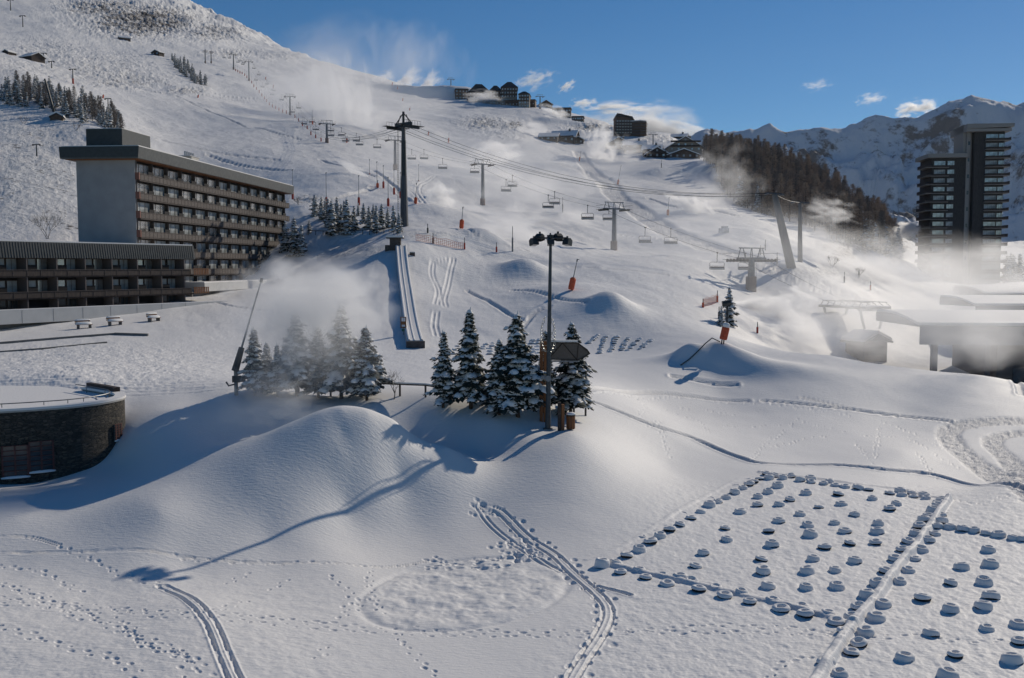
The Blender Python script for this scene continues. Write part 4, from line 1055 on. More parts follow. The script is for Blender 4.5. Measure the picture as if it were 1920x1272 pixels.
# ---------------------------------------------------------------- chalets and blocks on the ridge
def gable(name, px, py, wpx, eave_px, ridge_px, depth, rz, lab, wallm, front=True, cat="chalet", snow=True, floors=2, chim=True, Y=None, base=None, ov=.9):
    p = base or P(px, py)
    if Y: p = onray(px, Y)
    k = p.y / F; w = wpx * k; he = eave_px * k; hr = ridge_px * k
    t = thing(name, p, lab, cat, None, rz)
    # front faces -y; ridge runs along y when front else along x
    m = MB(); hw = w / 2
    if front:
        m.prism([(-hw, -6), (hw, -6), (hw, he), (0, hr - .05), (-hw, he)], 1, 0, depth)
    else:
        m.prism([(0, -6), (depth, -6), (depth, he), (depth / 2, hr - .05), (0, he)], 0, -hw, hw)
    m.build("wall", wallm, t)
    sl = (hr - he) / (hw if front else depth / 2)
    def roofpart(nm, lo, hi, mt, par, e):
        m = MB()
        if front:
            x = hw + e; m.prism([(-x, he - sl * e + lo), (0, hr + lo), (x, he - sl * e + lo), (x, he - sl * e + hi), (0, hr + hi), (-x, he - sl * e + hi)], 1, -e, depth + e)
        else:
            h = depth / 2 + e; c = depth / 2; m.prism([(c - h, he - sl * e + lo), (c, hr + lo), (c + h, he - sl * e + lo), (c + h, he - sl * e + hi), (c, hr + hi), (c - h, he - sl * e + hi)], 0, -hw - e, hw + e)
        return m.build(nm, mt, par)
    r = roofpart("roof", .0, .3, SLATEROOF, t, ov)
    if snow: roofpart("roof_snow", .303, .85, SNOW, r, ov - .12)
    if chim:
        m = MB(); cx, cy = (hw * .4, depth * .45); m.box(cx - .6, cy - .6, he, cx + .6, cy + .6, hr + 1.6); c = m.build("chimney", CONCD, r)
        m = MB(); m.box(cx - .7, cy - .7, hr + 1.603, cx + .7, cy + .7, hr + 1.9); m.build("chimney_snow", SNOW, c)
    n = max(2, int(w / 3.6)); wm = None
    for f in range(floors):
        for i in range(n):
            x = -hw + w * (i + .5) / n - .6; z = .9 + f * 2.7
            if z + 1.3 > he + (0 if not front else max(0, (1 - abs(x + .6) / hw)) * (hr - he)): continue
            if wm is None: wm = window_mesh("window", 1.2, 1.3, t, (FRAMEM, GLASSC), 1); wm.location = (x, -.03, z)
            else: copy_part(wm, (x, -.03, z), t, panem[rnd.randrange(2)])
    m = MB()
    for f in range(1, floors): m.box(-hw * .9, -1.1, f * 2.7, hw * .9, -.003, f * 2.7 + .12); m.box(-hw * .9, -1.14, f * 2.7, hw * .9, -1.103, f * 2.7 + .9)
    if floors > 1: m.build("balcony", WOODD, t)
    return t
PLAS = mat("chalet_plaster", (.30, .265, .22), .85, noise=.1); BRN = mat("chalet_timber", (.13, .085, .06), .8, noise=.35, nscale=1.0); DBRN = mat("dark_chalet_timber", (.055, .038, .03), .8, noise=.3)
gable("chalet", 1055, 266, 46, 8, 21, 16, -.25, "large dark timber chalet with snowy roof alone on the upper piste", DBRN, False, floors=2)
gable("chalet", 1028, 264, 34, 7, 14, 12, -.15, "lower dark wing left of the large lone timber chalet", DBRN, False, floors=1, chim=False)
gable("chalet", 1084, 270, 20, 7, 12, 9, .1, "small dark annexe right of the large lone timber chalet", DBRN, True, floors=1, chim=False)
gable("chalet", 1160, 280, 44, 9, 21, 16, -.1, "misty brown chalet with a gable, left of the chalet row", BRN, True, floors=2)
gable("chalet", 1190, 288, 40, 15, 24, 14, -.1, "misty chalet with a broad snowy roof beside the gap in the row", BRN, False, floors=2)
gable("chalet", 1222, 292, 34, 10, 20, 14, -.2, "chalet with a steep snowy roof half behind the front gable of the row", BRN, False, floors=2)
gable("chalet", 1232, 296, 36, 8, 18, 12, 0, "front chalet with a dark gable at the centre of the row", DBRN, True, floors=2)
gable("chalet", 1285, 284, 62, 8, 26, 18, 0, "big pale plastered chalet with a wide snowy gable", PLAS, True, floors=3)
gable("chalet", 1282, 297, 60, 5, 16, 10, 0, "wide low brown chalet in front of the pale plastered one", BRN, True, floors=1, chim=False)
gable("chalet", 1335, 293, 26, 5, 12, 9, 0, "small snow-roofed chalet between the pale chalet and the wood", BRN, True, floors=1, chim=False)
gable("chalet", 1273, 262, 28, 5, 10, 9, -.3, "small turquoise-roofed timber chalet up on the skyline", DBRN, False, floors=1)
gable("chalet", 1328, 282, 22, 4, 9, 9, .1, "small dark-roofed chalet behind the pale chalet", DBRN, True, floors=1, chim=False, Y=640)
gable("chalet", 1362, 284, 18, 5, 9, 9, .1, "tiny snow-roofed chalet at the top corner of the larch wood", DBRN, True, floors=1, chim=False, Y=600)
gable("mountain_hut", 234, 76, 20, 4, 7, 5, .5, "small timber hut on the upper piste, higher of the middle pair", BRN, False, floors=1, chim=False, ov=.5)
gable("mountain_hut", 291, 104, 18, 5, 9, 6, -.4, "small dark timber hut just left of the small tree belt", DBRN, True, floors=1, chim=False, ov=.5)
gable("mountain_hut", 48, 111, 34, 4, 11, 8, -.5, "larger dark timber hut on the far left slope", DBRN, False, floors=1, chim=False, ov=.5)
gable("mountain_hut", 10, 100, 12, 2, 5, 6, -.3, "half-buried hut roof at the left edge of the slope", DBRN, True, floors=1, chim=False, ov=.4)
gable("mountain_hut", 106, 226, 22, 6, 12, 5, .3, "small stone and timber shed at the foot of the leaning mast", BRN, True, floors=1, chim=False, ov=.3)
gable("chalet", 1024, 199, 24, 5, 12, 10, .2, "small brown gabled chalet right of the big ridge block", BRN, True, floors=1, chim=False)
def block(name, px, py, wpx, hpx, depth, rz, lab, wallm, roofh=3.0, nwin=5, floors=4, Y=None, hip=True, wtop=None):
    p = P(px, py) if not Y else onray(px, Y)
    k = p.y / F; w = wpx * k; h = hpx * k * 1.35; t = thing(name, p, lab, "building", None, rz)
    m = MB(); m.box(-w / 2, 0, -10, w / 2, depth, h * .45, 0); m.box(-w / 2, -.5, h * .45 + .003, w / 2, depth + .5, h, 1); m.build("wall", [wallm, wtop or BRN], t)
    m = MB(); e = .6; a = [(-w / 2 - e, -e - .5, h + .003), (w / 2 + e, -e - .5, h + .003), (w / 2 + e, depth + e, h + .003), (-w / 2 - e, depth + e, h + .003)]
    ins = min(w, depth) * .38 if hip else .2
    b = [(-w / 2 + ins, ins - .5, h + roofh), (w / 2 - ins, ins - .5, h + roofh), (w / 2 - ins, depth - ins, h + roofh), (-w / 2 + ins, depth - ins, h + roofh)]
    m.add(a + b, [(0, 1, 2, 3), (4, 5, 6, 7), (0, 1, 5, 4), (1, 2, 6, 5), (2, 3, 7, 6), (3, 0, 4, 7)]); r = m.build("roof", SLATEROOF, t)
    wm = None
    for f in range(floors):
        for i in range(nwin):
            x = -w / 2 + w * (i + .5) / nwin - .7; z = h * (f + .25) / floors; y = -.04 if z < h * .35 else -.55
            if wm is None: wm = window_mesh("window", 1.4, 1.5, t, (FRAMEM, GLASSC), 0); wm.location = (x, y, z)
            else: copy_part(wm, (x, y, z), t, panem[rnd.randrange(3)])
    return t
DR = mat("ridge_block_timber", (.085, .06, .045), .85, noise=.3)
block("ridge_block", 867, 177, 24, 13, 18, .1, "small flat block at the left end of the skyline hamlet", BRN, 1, 4, 3, Y=1060, hip=False)
block("ridge_block", 900, 184, 40, 14, 20, .15, "brown skyline block with a sloping hipped roof, second from the left", PLAS, 9, 6, 3, Y=1000, wtop=DR)
block("ridge_block", 930, 188, 24, 18, 20, .1, "skyline block with a pointed dark roof left of the tallest one", PLAS, 6, 4, 4, Y=985, wtop=DR)
block("ridge_block", 955, 193, 30, 24, 22, .0, "tallest skyline block with a pale lower front and dark top", PLAS, 6, 6, 5, Y=965, wtop=DR)
block("ridge_block", 982, 197, 20, 18, 18, -.1, "right-hand skyline block with a dark hipped top", PLAS, 3, 4, 4, Y=945, wtop=DR)
block("ridge_block", 975, 199, 56, 8, 10, -.15, "low dark plinth building in front of the tallest skyline block", BRN, .5, 9, 1, hip=False)
block("ridge_block", 1052, 211, 34, 11, 12, -.1, "grey snow-roofed row block below the skyline lift pylon", CONCD, .8, 7, 2, Y=880, hip=False)
block("ridge_block", 1082, 219, 22, 9, 12, -.1, "lower grey row block, right end of the skyline hamlet", CONCD, .8, 5, 2, Y=850, hip=False)
# the round-cornered block on the shoulder
p = P(1183, 256); k = p.y / F
rb = thing("ridge_block", p, "tall brown shingled block with a raked snowy roof standing before the white cloud", "building", None, 0)
m = MB(); prof = []; Rw = 15 * k * 1.4
m.box(-28 * k, 0, -8, 2 * k, 16, 36 * k); m.prism([(2.003 * k, 0), (16 * k, -3), (27 * k, 0), (31 * k, 7), (28 * k, 15), (2.003 * k, 16)], 2, -8, 27 * k); m.build("wall", BRN, rb)
m = MB(); m.prism([(-29 * k, 36 * k + .003), (-26 * k, 42 * k), (-20 * k, 41 * k), (6 * k, 29 * k), (6 * k, 27.2 * k), (2.1 * k, 36 * k + .003)], 1, -1.2, 17); r = m.build("roof", SLATEROOF, rb)
m = MB(); m.prism([(-19 * k, 41.2 * k), (6 * k, 29.3 * k), (6 * k, 30.2 * k), (-19 * k, 42.1 * k)], 1, -1, 16.5); m.prism([(1 * k, -1), (16 * k, -4), (28 * k, -1), (32 * k, 7), (29 * k, 16), (1 * k, 17)], 2, 27 * k + .003, 27 * k + .6); m.build("roof_snow", SNOW, r)
m = MB()
for f in range(5):
    z = (3 + f * 5.2) * k; m.box(-31 * k, -1.0, z, 1 * k, -.003, z + .15); m.box(-31 * k, -1.04, z, 1 * k, -1.003, z + 1.0)
    m.prism([(2.2 * k, -1.2), (16 * k, -4.2), (28 * k, -1.2), (32.5 * k, 7), (28 * k, 0), (16 * k, -3.003), (2.2 * k, -.2)], 2, z, z + 1.0)
m.build("balcony_rows", WOODR, rb)
wm = None
for f in range(5):
    for i in range(6):
        loc = ((-27 + i * 5) * k, -.04, (4.3 + f * 5.2) * k + .4)
        if wm is None: wm = window_mesh("window", 1.4, 1.3, rb, (FRAMEM, GLASSC), 0); wm.location = loc
        else: copy_part(wm, loc, rb)
# ---------------------------------------------------------------- chairlift
def pylon(p, H, rz, lab, s=1.0, mt=None, group="pylons of the chairlift", lean=0.0, cab=True):
    t = thing("lift_pylon", p, lab, "pylon", group, rz); mt = mt or STEEL
    m = MB(); m.tube([(0, 0, -.8), (0, 0, H * .5), (0, 0, H)], [.55 * s, .47 * s, .38 * s], 14); m.build("mast", mt, t)
    m = MB(); m.lathe([(.75 * s, -.5), (.75 * s, 1.9 * s), (.6 * s, 1.95 * s)], 12); m.build("padded_base", mat("faded_padding", (.26, .19, .16), .8), t)
    a = MB(); w = 2.7 * s
    a.box(-w, -.2 * s, H - .25 * s, w, .2 * s, H + .05 * s)
    for sx in (-1, 1):
        a.tube([(sx * w * .95, 0, H), (sx * w * .8, 0, H + 1.25 * s)], .07 * s, 6); a.tube([(sx * w * .45, 0, H), (sx * w * .6, 0, H + 1.25 * s)], .07 * s, 6); a.tube([(sx * .3, 0, H), (sx * .1, 0, H + 1.25 * s)], .06 * s, 6)
    a.box(-w * .9, -.07 * s, H + 1.25 * s, w * .9, .07 * s, H + 1.4 * s); a.build("cross_arm", mt, t)
    for sx in (-1, 1):
        q = MB(); q.box(sx * w - .12 * s, -2.0 * s, H - .55 * s, sx * w + .12 * s, 2.0 * s, H - .3 * s)
        for k in range(7): q.prism([(-2.0 * s + k * .62 * s + .24 * s * math.cos(j), H - .35 * s + .24 * s * math.sin(j)) for j in np.arange(0, 6.28, .7)], 0, sx * w - .2 * s, sx * w - .13 * s)
        q.box(sx * (w + .45 * s) - .25 * s, -2.1 * s, H - .25 * s, sx * (w + .45 * s) + .25 * s, 2.1 * s, H - .2 * s)
        q.box(sx * (w + .7 * s) - .02, -2.1 * s, H + .6 * s, sx * (w + .7 * s) + .02, 2.1 * s, H + .65 * s)
        q.build("wheel_battery", DSTEEL if cab else mt, t)
    if cab:
        m = MB(); m.tube([(0, -.62 * s, 0.5), (0, -.62 * s, H)], .03, 4); m.tube([(.3 * s, -.62 * s, 0.5), (.3 * s, -.62 * s, H)], .03, 4)
        z = .8
        while z < H: m.tube([(0, -.62 * s, z), (.3 * s, -.62 * s, z)], .02, 4, 0, False); z += .5
        m.build("ladder", STEEL, t)
    return t
LIFT = [(1408, 545, 484, "largest chairlift pylon with a wide working platform near the lift terminal", 1.35), (1151, 469, 392, "chairlift pylon with a small box on its mast, between the floodlight and the misty pylon", 1.0),
        (905, 385, 309, "chairlift pylon standing mid-slope right of the tall dark mast", 1.0), (741, 319, 264, "chairlift pylon just left of the tall dark mast", 1.0), (613, 268, 233, "chairlift pylon rising out of the snow spray", 1.0),
        (544, 216, 182, "dark chairlift pylon at the end of the red pole row", 1.0), (467, 152, 117, "upper chairlift pylon, third from the skyline", 1.0), (438, 131, 103, "upper chairlift pylon just above the third one", 1.0), (396, 119, 99, "highest chairlift pylon, right one of the small pair", .9)]
heads = []
pb = [P(a, b) for a, b, c, l, s in LIFT]
for i, (px, by, ty, lab, s) in enumerate(LIFT):
    p = pb[i]; q = pb[min(i + 1, len(pb) - 1)]; r = pb[max(i - 1, 0)]; d = (q - r); rz = math.atan2(d.y, d.x) - math.pi / 2
    H = (by - ty) / F * p.y; sc = s * (1.0 if p.y < 450 else 1.0)
    pylon(p, H, rz, lab, sc); heads.append((p, H, rz, 2.7 * sc, sc))
t2 = P(385, 119); pylon(t2, 22 / F * t2.y, heads[-1][2], "highest chairlift pylon, left one of the small pair", .9)
# working platforms on the two nearest pylons
def cable_pts(side):
    out = []
    for p, H, rz, w, sc in heads:
        out.append(Vector((p.x + math.cos(rz) * w * side, p.y + math.sin(rz) * w * side, p.z + H - .1)))
    return out
def sag_line(a, b, sag, n=14):
    return [a.lerp(b, k / n) - Vector((0, 0, sag * 4 * (k / n) * (1 - k / n))) for k in range(n + 1)]
# lift terminal in the mist: the line ends there
term = onray(1600, 165); term.z = ground(term.x, term.y)
LINES = {}
for side, nm in ((-1, "left"), (1, "right")):
    hp = cable_pts(side); start = term + Vector((-1 + side * 1.6, -2, 2.9)); pts = []
    seq = [start] + hp
    for a, b in zip(seq[:-1], seq[1:]): pts += sag_line(a, b, (b - a).length * .018)[:-1]
    pts.append(seq[-1]); LINES[side] = pts
    m = MB(); m.tube(pts, .03, 5); o = m.build("lift_cable", DSTEEL); tag(o, "steel haul cable of the chairlift, %s side of the pylons" % nm, "cable", "chairlift haul cables")
def on_line(side, px):
    pts = LINES[side]
    for a, b in zip(pts[:-1], pts[1:]):
        xa, xb = proj(*a)[0], proj(*b)[0]
        if (xa - px) * (xb - px) <= 0 and abs(xa - xb) > 1e-6:
            return a.lerp(b, (px - xa) / (xb - xa))
    return None
def chair_proto(loc, lab):
    t = thing("lift_chair", loc, lab, "chair", "chairs hanging from the chairlift cable")
    m = MB(); m.box(-.12, -.3, -.12, .12, .3, .1); m.tube([(0, 0, 0), (0, .1, -.8), (0, .15, -1.75)], .06, 6); m.build("hanger", DSTEEL, t)
    w = 1.35; m = MB()
    m.tube([(-w, .15, -3.1), (-w, .15, -1.95), (-w + .15, .15, -1.78), (w - .15, .15, -1.78), (w, .15, -1.95), (w, .15, -3.1)], .055, 6); m.tube([(-w, .15, -2.5), (w, .15, -2.5)], .03, 5); m.tube([(-w, -.55, -3.1), (-w, .15, -3.1)], .05, 5); m.tube([(w, -.55, -3.1), (w, .15, -3.1)], .05, 5)
    m.build("frame", mat("chair_grey_metal", (.17, .17, .17), .6, noise=.2), t)
    m = MB(); m.box(-w + .05, -.5, -3.18, w - .05, .12, -3.06); m.build("seat", mat("chair_seat_dark", (.05, .05, .055), .8), t)
    m = MB(); m.box(-w + .08, .08, -3.0, w - .08, .13, -2.62); m.build("backrest", mat("chair_seat_dark", (.05, .05, .055), .8), t)
    m = MB(); m.box(-w + .1, -.46, -3.057, w - .1, .06, -2.93); m.build("snow_cover", SNOWP, t)
    return t
c0 = None
chairs = {1: [1258, 1142, 1040, 961, 890, 795, 668, 640, 620, 585, 560, 535, 513, 500, 485, 476, 457, 450, 430, 420], -1: [1345, 1210, 1102, 1028, 949, 830, 772, 707, 674, 648, 620, 592, 570, 548, 528, 510, 492, 480, 455, 446]}
chairs[1] += [1398]
allc = sorted([(x, sd) for sd in chairs for x in chairs[sd]], key=lambda q: -q[0])
for i, (x, sd) in enumerate(allc):
    q = on_line(sd, x)
    if q is None: continue
    lab = "empty chairlift chair, %s counted up the line from the big misty pylon" % (ORD[i] if i < 30 else "thirty-" + ORD[i - 30] if i < 39 else "fortieth" if i == 39 else "forty-first")
    if c0 is None: c0 = chair_proto(q, lab); o = c0
    else: o = dup(c0, q, lab)
    o.rotation_euler = (0, 0, rnd.uniform(-.25, .25) + .15)
# the terminal
tt = thing("lift_terminal", term, "snow-topped chairlift terminal frame half lost in the mist", "lift station", None, .35); tt.scale = (.7, .7, .62)
m = MB()
for sx in (-3.5, 3.5):
    for sy in (-7, 6): m.tube([(sx * .6, sy, -1), (sx, sy, 4.2)], .3, 8)
m.build("support_legs", STEEL, tt)
m = MB(); m.box(-3.6, -9, 4.2, 3.6, 8, 4.8)
for k in range(8): m.tube([(-3.6, -9 + k * 2.3, 4.8), (-2.4, -8.4 + k * 2.3, 6.0)], .1, 5); m.tube([(3.6, -9 + k * 2.3, 4.8), (2.4, -8.4 + k * 2.3, 6.0)], .1, 5)
m.tube([(-2.4, -9, 6), (-2.4, 8, 6)], .12, 6); m.tube([(2.4, -9, 6), (2.4, 8, 6)], .12, 6); m.build("machine_deck", DSTEEL, tt)
m = MB(); m.lathe([(2.6, 3.7), (2.8, 3.8), (2.8, 4.0), (2.6, 4.1)], 28, (0, -6, 0)); m.build("bullwheel", STEEL, tt)
m = MB(); m.box(-3.5, -8.9, 4.803, 3.5, 7.9, 5.0); m.build("deck_snow", SNOW, tt)
hh = thing("lift_cabin", onray(1628, 150), "snow-roofed operator cabin beside the misty lift terminal", "cabin", None, .4)
m = MB(); m.box(-2.2, -2, -1, 2.2, 2, 2.6); m.build("wall", WOODR, hh); m = MB(); m.prism([(-2.8, 2.4), (0, 3.6), (2.8, 2.4), (2.8, 2.6), (0, 3.85), (-2.8, 2.6)], 1, -2.6, 2.6); r = m.build("roof", SLATEROOF, hh)
m = MB(); m.prism([(-2.7, 2.66), (0, 3.86), (2.7, 2.66), (2.7, 3.1), (0, 4.3), (-2.7, 3.1)], 1, -2.5, 2.5); m.build("roof_snow", SNOW, r)
m = MB(); m.box(-1.5, -2.06, .6, 1.5, -2.003, 1.9); m.build("window", GLASS, hh)

# the tall mast of the second lift with its cables
pm = P(758, 425); Hm = 203 / F * pm.y
tm = thing("lift_mast", pm, "tallest lift mast, dark and tapered, left of the grove's right end", "pylon", None, -.75)
m = MB(); m.tube([(0, 0, -1), (0, 0, Hm * .12), (0, 0, Hm * .46)], [.88, .78, .62], 8); m.tube([(0, 0, Hm * .46), (0, 0, Hm * .78)], [.57, .48], 8, 1); m.tube([(0, 0, Hm * .78), (0, 0, Hm * .93)], [.42, .36], 8, 0); m.build("mast", [mat("mast_grey", (.075, .082, .09), .6, noise=.2), DSTEEL], tm)
a = MB(); s = 1.0
a.box(-2.3, -.3, Hm * .9, 2.3, .3, Hm * .94); a.tube([(0, 0, Hm * .9), (0, 0, Hm * 1.04)], .25, 6); a.tube([(-2.2, 0, Hm * .94), (0, 0, Hm * 1.03), (2.2, 0, Hm * .94)], .12, 6); a.tube([(-1.6, 0, Hm * .94), (-.9, 0, Hm * 1.01)], .08, 5); a.tube([(1.6, 0, Hm * .94), (.9, 0, Hm * 1.01)], .08, 5); a.build("cross_arm", DSTEEL, tm)
for sx in (-1, 1):
    q = MB(); q.box(sx * 2.2 - .2, -2.2, Hm * .905 - .5, sx * 2.2 + .2, 2.2, Hm * .905 - .05); q.box(sx * 2.2 - .6, -3.2, Hm * .905, sx * 2.2 + .6, 3.2, Hm * .905 + .08)
    for k in range(9): q.prism([(-2.1 + k * .52 + .3 * math.cos(j), Hm * .905 - .2 + .3 * math.sin(j)) for j in np.arange(0, 6.28, .7)], 0, sx * 2.2 - .3, sx * 2.2 - .21)
    for k in range(7): q.tube([(sx * 2.7, -2.2 + k * .72, Hm * .905), (sx * 2.7, -2.2 + k * .72, Hm * .905 + 1)], .03, 4)
    q.tube([(sx * 2.7, -2.2, Hm * .905 + 1), (sx * 2.7, 2.2, Hm * .905 + 1)], .03, 4); q.build("wheel_battery", DSTEEL, tm)
m = MB(); m.tube([(-1.0, -.6, .5), (-.8, -.6, Hm * .88)], .04, 4); m.tube([(-1.35, -.6, .5), (-1.15, -.6, Hm * .88)], .04, 4)
z = 1.0
while z < Hm * .86: m.tube([(-1.0, -.6, z), (-1.33, -.6, z)], .025, 4, 0, False); z += .45
m.build("ladder", DSTEEL, tm)
# leaning and upright lattice-free masts by the wood
def mast(px, by, tx, ty, r, lab, mtl, Y=None, arm=True, name="tubular_mast"):
    b = P(px, by) if Y is None else onray(px, Y); top = at(tx, ty, b.y)
    t = thing(name, b, lab, "mast", None, 0); d = top - b
    m = MB(); m.tube([d * -.04, d * .5, d], [r, r * .85, r * .6], 10); m.build("mast", mtl, t)
    if arm:
        m = MB(); m.tube([d + Vector((-1.6, 0, .2)), d + Vector((1.6, 0, -.1))], .18, 6); m.tube([d + Vector((-1.4, -1.6, .0)), d + Vector((-1.4, 1.6, 0))], .2, 6); m.tube([d + Vector((1.4, -1.6, -.2)), d + Vector((1.4, 1.6, -.2))], .2, 6); m.build("cross_arm", mtl, t)
    return b, top
MG = mat("mast_steel_grey", (.13, .13, .13), .6, noise=.2)
b1, top1 = mast(1483, 499, 1452, 364, .95, "thick grey mast leaning left in front of the larch wood", MG)
b2, top2 = mast(1500, 497, 1500, 380, .55, "thinner upright mast just right of the leaning grey mast", MG, Y=b1.y + 14)
mast(101, 210, 84, 148, .45, "dark wooden mast leaning left in the spruce belt", DSTEEL, arm=False)
o = MB().tube(sag_line(top1, top2, .4), .05, 5).build("stay_cable", DSTEEL); tag(o, "short stay cable strung between the leaning mast and the upright mast", "cable")
mh = Vector((pm.x, pm.y, pm.z + Hm * .905 - .1)); lt = P(545, 215); lt = Vector((lt.x - 10, lt.y, lt.z + 18.5)) if False else at(545, 193, 560)
top0 = at(330, 142, 980)
for k, (ox, dz, lab) in enumerate(((-2.3, 0.3, "near upper"), (-1.9, -.3, "near lower"), (2.3, .3, "far upper"), (1.9, -.3, "far lower"))):
    a = mh + Vector((ox * math.cos(-.75), ox * math.sin(-.75), dz)); e = top1 + Vector((ox * .4, 0, dz * .8)); l = lt + Vector((ox * 1.2, 0, dz))
    pts = sag_line(l, a, 9, 20)[:-1] + sag_line(a, e, 4.5, 20)
    o = MB().tube(pts, .035, 5).build("lift_cable", DSTEEL); tag(o, "long lift cable running over the tall dark mast to the leaning mast, %s strand" % lab, "cable", "cables over the tall dark mast")
# small drag-lift T masts up on the left and the pylons on the ridge
for px, by, ty, lab in ((20, 20, 1, "tiny lift mast at the top left corner, higher one"), (43, 51, 31, "tiny lift mast at the top left, second down"), (82, 118, 101, "small lift mast right of the far-left hut"), (97, 128, 116, "small lift mast, second right of the far-left hut"),
                        (137, 157, 131, "small red-based lift mast above the spruce belt"), (203, 210, 186, "small lift mast at the lower end of the spruce belt"), (69, 293, 272, "thin pole with a cross bar on the rough left hill")):
    p = P(px, by); H = (by - ty) / F * p.y
    t = thing("drag_lift_mast", p, lab, "lift mast", "small drag-lift masts on the left slopes", rnd.uniform(-.3, .3))
    MB().tube([(0, 0, -.5), (.0, 0, H)], [.22 * p.y / 500 + .08, .12 * p.y / 500 + .06], 7).build("mast", DSTEEL, t)
    k = p.y / 500 + .25; MB().box(-1.3 * k, -.15 * k, H - .1, 1.3 * k, .15 * k, H + .15 * k).box(-1.3 * k, -.5 * k, H - .35 * k, -1.0 * k, .5 * k, H - .103).box(1.0 * k, -.5 * k, H - .35 * k, 1.3 * k, .5 * k, H - .103).build("cross_arm", DSTEEL, t)
    if "red" in lab: MB().tube([(0, 0, -.4), (0, 0, H * .35)], .45, 8).build("padded_base", RED, t)
for px, Y, ty, lab, s in ((847, 1100, 149, "pylon on the skyline left of the hamlet", 1.5), (1012, 930, 181, "pylon on the skyline above the brown gabled chalet", 1.5), (1222, 620, 252, "leaning pylon on the shoulder right of the raked-roof block", 1.0), (1205, 720, 240, "frosted pylon behind the raked-roof block", .9)):
    p = onray(px, Y); top = at(px, ty, Y).z - p.z; pylon(p, max(6, top), .4, lab, s * .8, None, "pylons on the ridge", cab=False)

# ---------------------------------------------------------------- snow guns, padded poles
def lance(px, by, ty, padpx, lab, group, lean=0.0, padm=None, padw=1.0, name="snow_lance", p=None):
    p = p or P(px, by); k = p.y / F; H = (by - ty) * k; hp = padpx * k; dx = lean * k
    t = thing(name, p, lab, "snow gun", group, rnd.uniform(0, 6))
    t.rotation_euler = (0, 0, 0); top = Vector((dx, 0, H)); u = top.normalized()
    r = .30 * padw
    MB().tube([u * .12, u * (.25 + hp * .1), u * hp, u * (hp + .25)], [r * .8, r, r, r * .5], 10).build("padded_base", padm or RED, t)
    MB().tube([u * (hp + .2) if hp < H - .5 else u * hp, top], [.07, .045], 6).build("lance_tube", STEEL, t)
    m = MB(); m.tube([top - u * .25, top + u * .15], .1, 6); m.tube([top, top + Vector((.25, -.3, .1))], .05, 5); m.build("nozzle_head", STEEL, t)
    return t
GL = "red-based snow lances in the line beside the piste"
line = [(281, 703)]
big = [(549, 375, 320), (612, 386, 326), (673, 386, 331), (728, 388, 334)]
for i, (px, by, ty) in enumerate(big): lance(px, by, ty, 14, "tall snow lance with red base above the grove, %s from the left" % ORD[i], GL)
mids = [(739, 366, 320), (751, 373, 325), (719, 354, 312), (707, 350, 305), (693, 327, 300), (785, 340, 310)]
for i, (px, by, ty) in enumerate(mids): lance(px, by, ty, 12 if i < 3 else 0.1, "snow lance left of the tall dark mast, %s of that cluster" % ORD[i], GL, padm=RED)
tiny = [(442, 134), (446, 136), (450, 138), (454, 140), (459, 143), (463, 147), (472, 157), (476, 164), (481, 169), (486, 175), (491, 181), (496, 187), (500, 192), (505, 198), (511, 202), (517, 205), (523, 209), (530, 212), (537, 214), (553, 222), (560, 229), (567, 237), (576, 243), (583, 254), (592, 260), (602, 266)]
for i, (px, by) in enumerate(tiny): lance(px, by, by - 11 - .25 * i, 4 + .1 * i, "small snow lance in the receding red row, %s from the top" % ORD[i], GL, padw=.8 + .5 * (1 - i / 26))
GF = "orange-padded snow guns on the slope"
guns = [(1070, 545, 488, 22, 12, "leaning orange-padded snow gun with a long lance above the smooth domes"), (865, 430, 390, 16, 3, "orange-padded snow gun blowing beside the left smooth dome"), (779, 383, 345, 11, 2, "orange-padded snow gun right of the tall dark mast"),
        (1158, 347, 312, 9, 6, "orange-padded snow gun with a lance on the beaten grey track"), (1252, 405, 372, 10, 2, "orange-padded snow gun under the bright plume near the wood"), (1086, 303, 285, 8, 3, "small orange-padded snow gun at the top of the grey track"),
        (193, 185, 178, 6, 1, "tiny orange-padded gun above the spruce belt"), (371, 184, 178, 5, 1, "tiny orange-padded gun below the small tree belt"), (912, 352, 340, 8, 0, "small pale-padded gun feeding the plume left of the mid pylon") if False else (708, 353, 340, 8, 0, "small orange gun at the end of the low white jet"),
        (650, 268, 256, 7, 1, "small orange-padded gun under the second chair group"), (586, 234, 208, 6, 0, "small red gun beside the cable left of the misty pylon"), (512, 166, 158, 6, 1, "tiny red gun on the upper piste, right of the chairs"), (498, 150, 140, 5, 1, "tiny red gun highest on the upper piste"),
        (735, 161, 155, 6, 1, "tiny orange gun on the skyline beside the left jets"), (745, 168, 160, 5, 1, "tiny orange gun at the lip of the shadowed bowl"), (755, 190, 182, 5, 1, "tiny gun below the lip of the shadowed bowl"), (768, 208, 200, 5, 1, "tiny gun lowest under the shadowed bowl"), (803, 254, 246, 6, 1, "small red gun below the cables right of the tall mast"), (841, 268, 250, 8, 1, "thin-lanced small red gun on the middle piste")]
for px, by, ty, pad, ln, lab in guns: lance(px, by, ty, pad, lab, GF, ln, ORANGE, 1.25 * (1.2 if pad > 12 else 1))
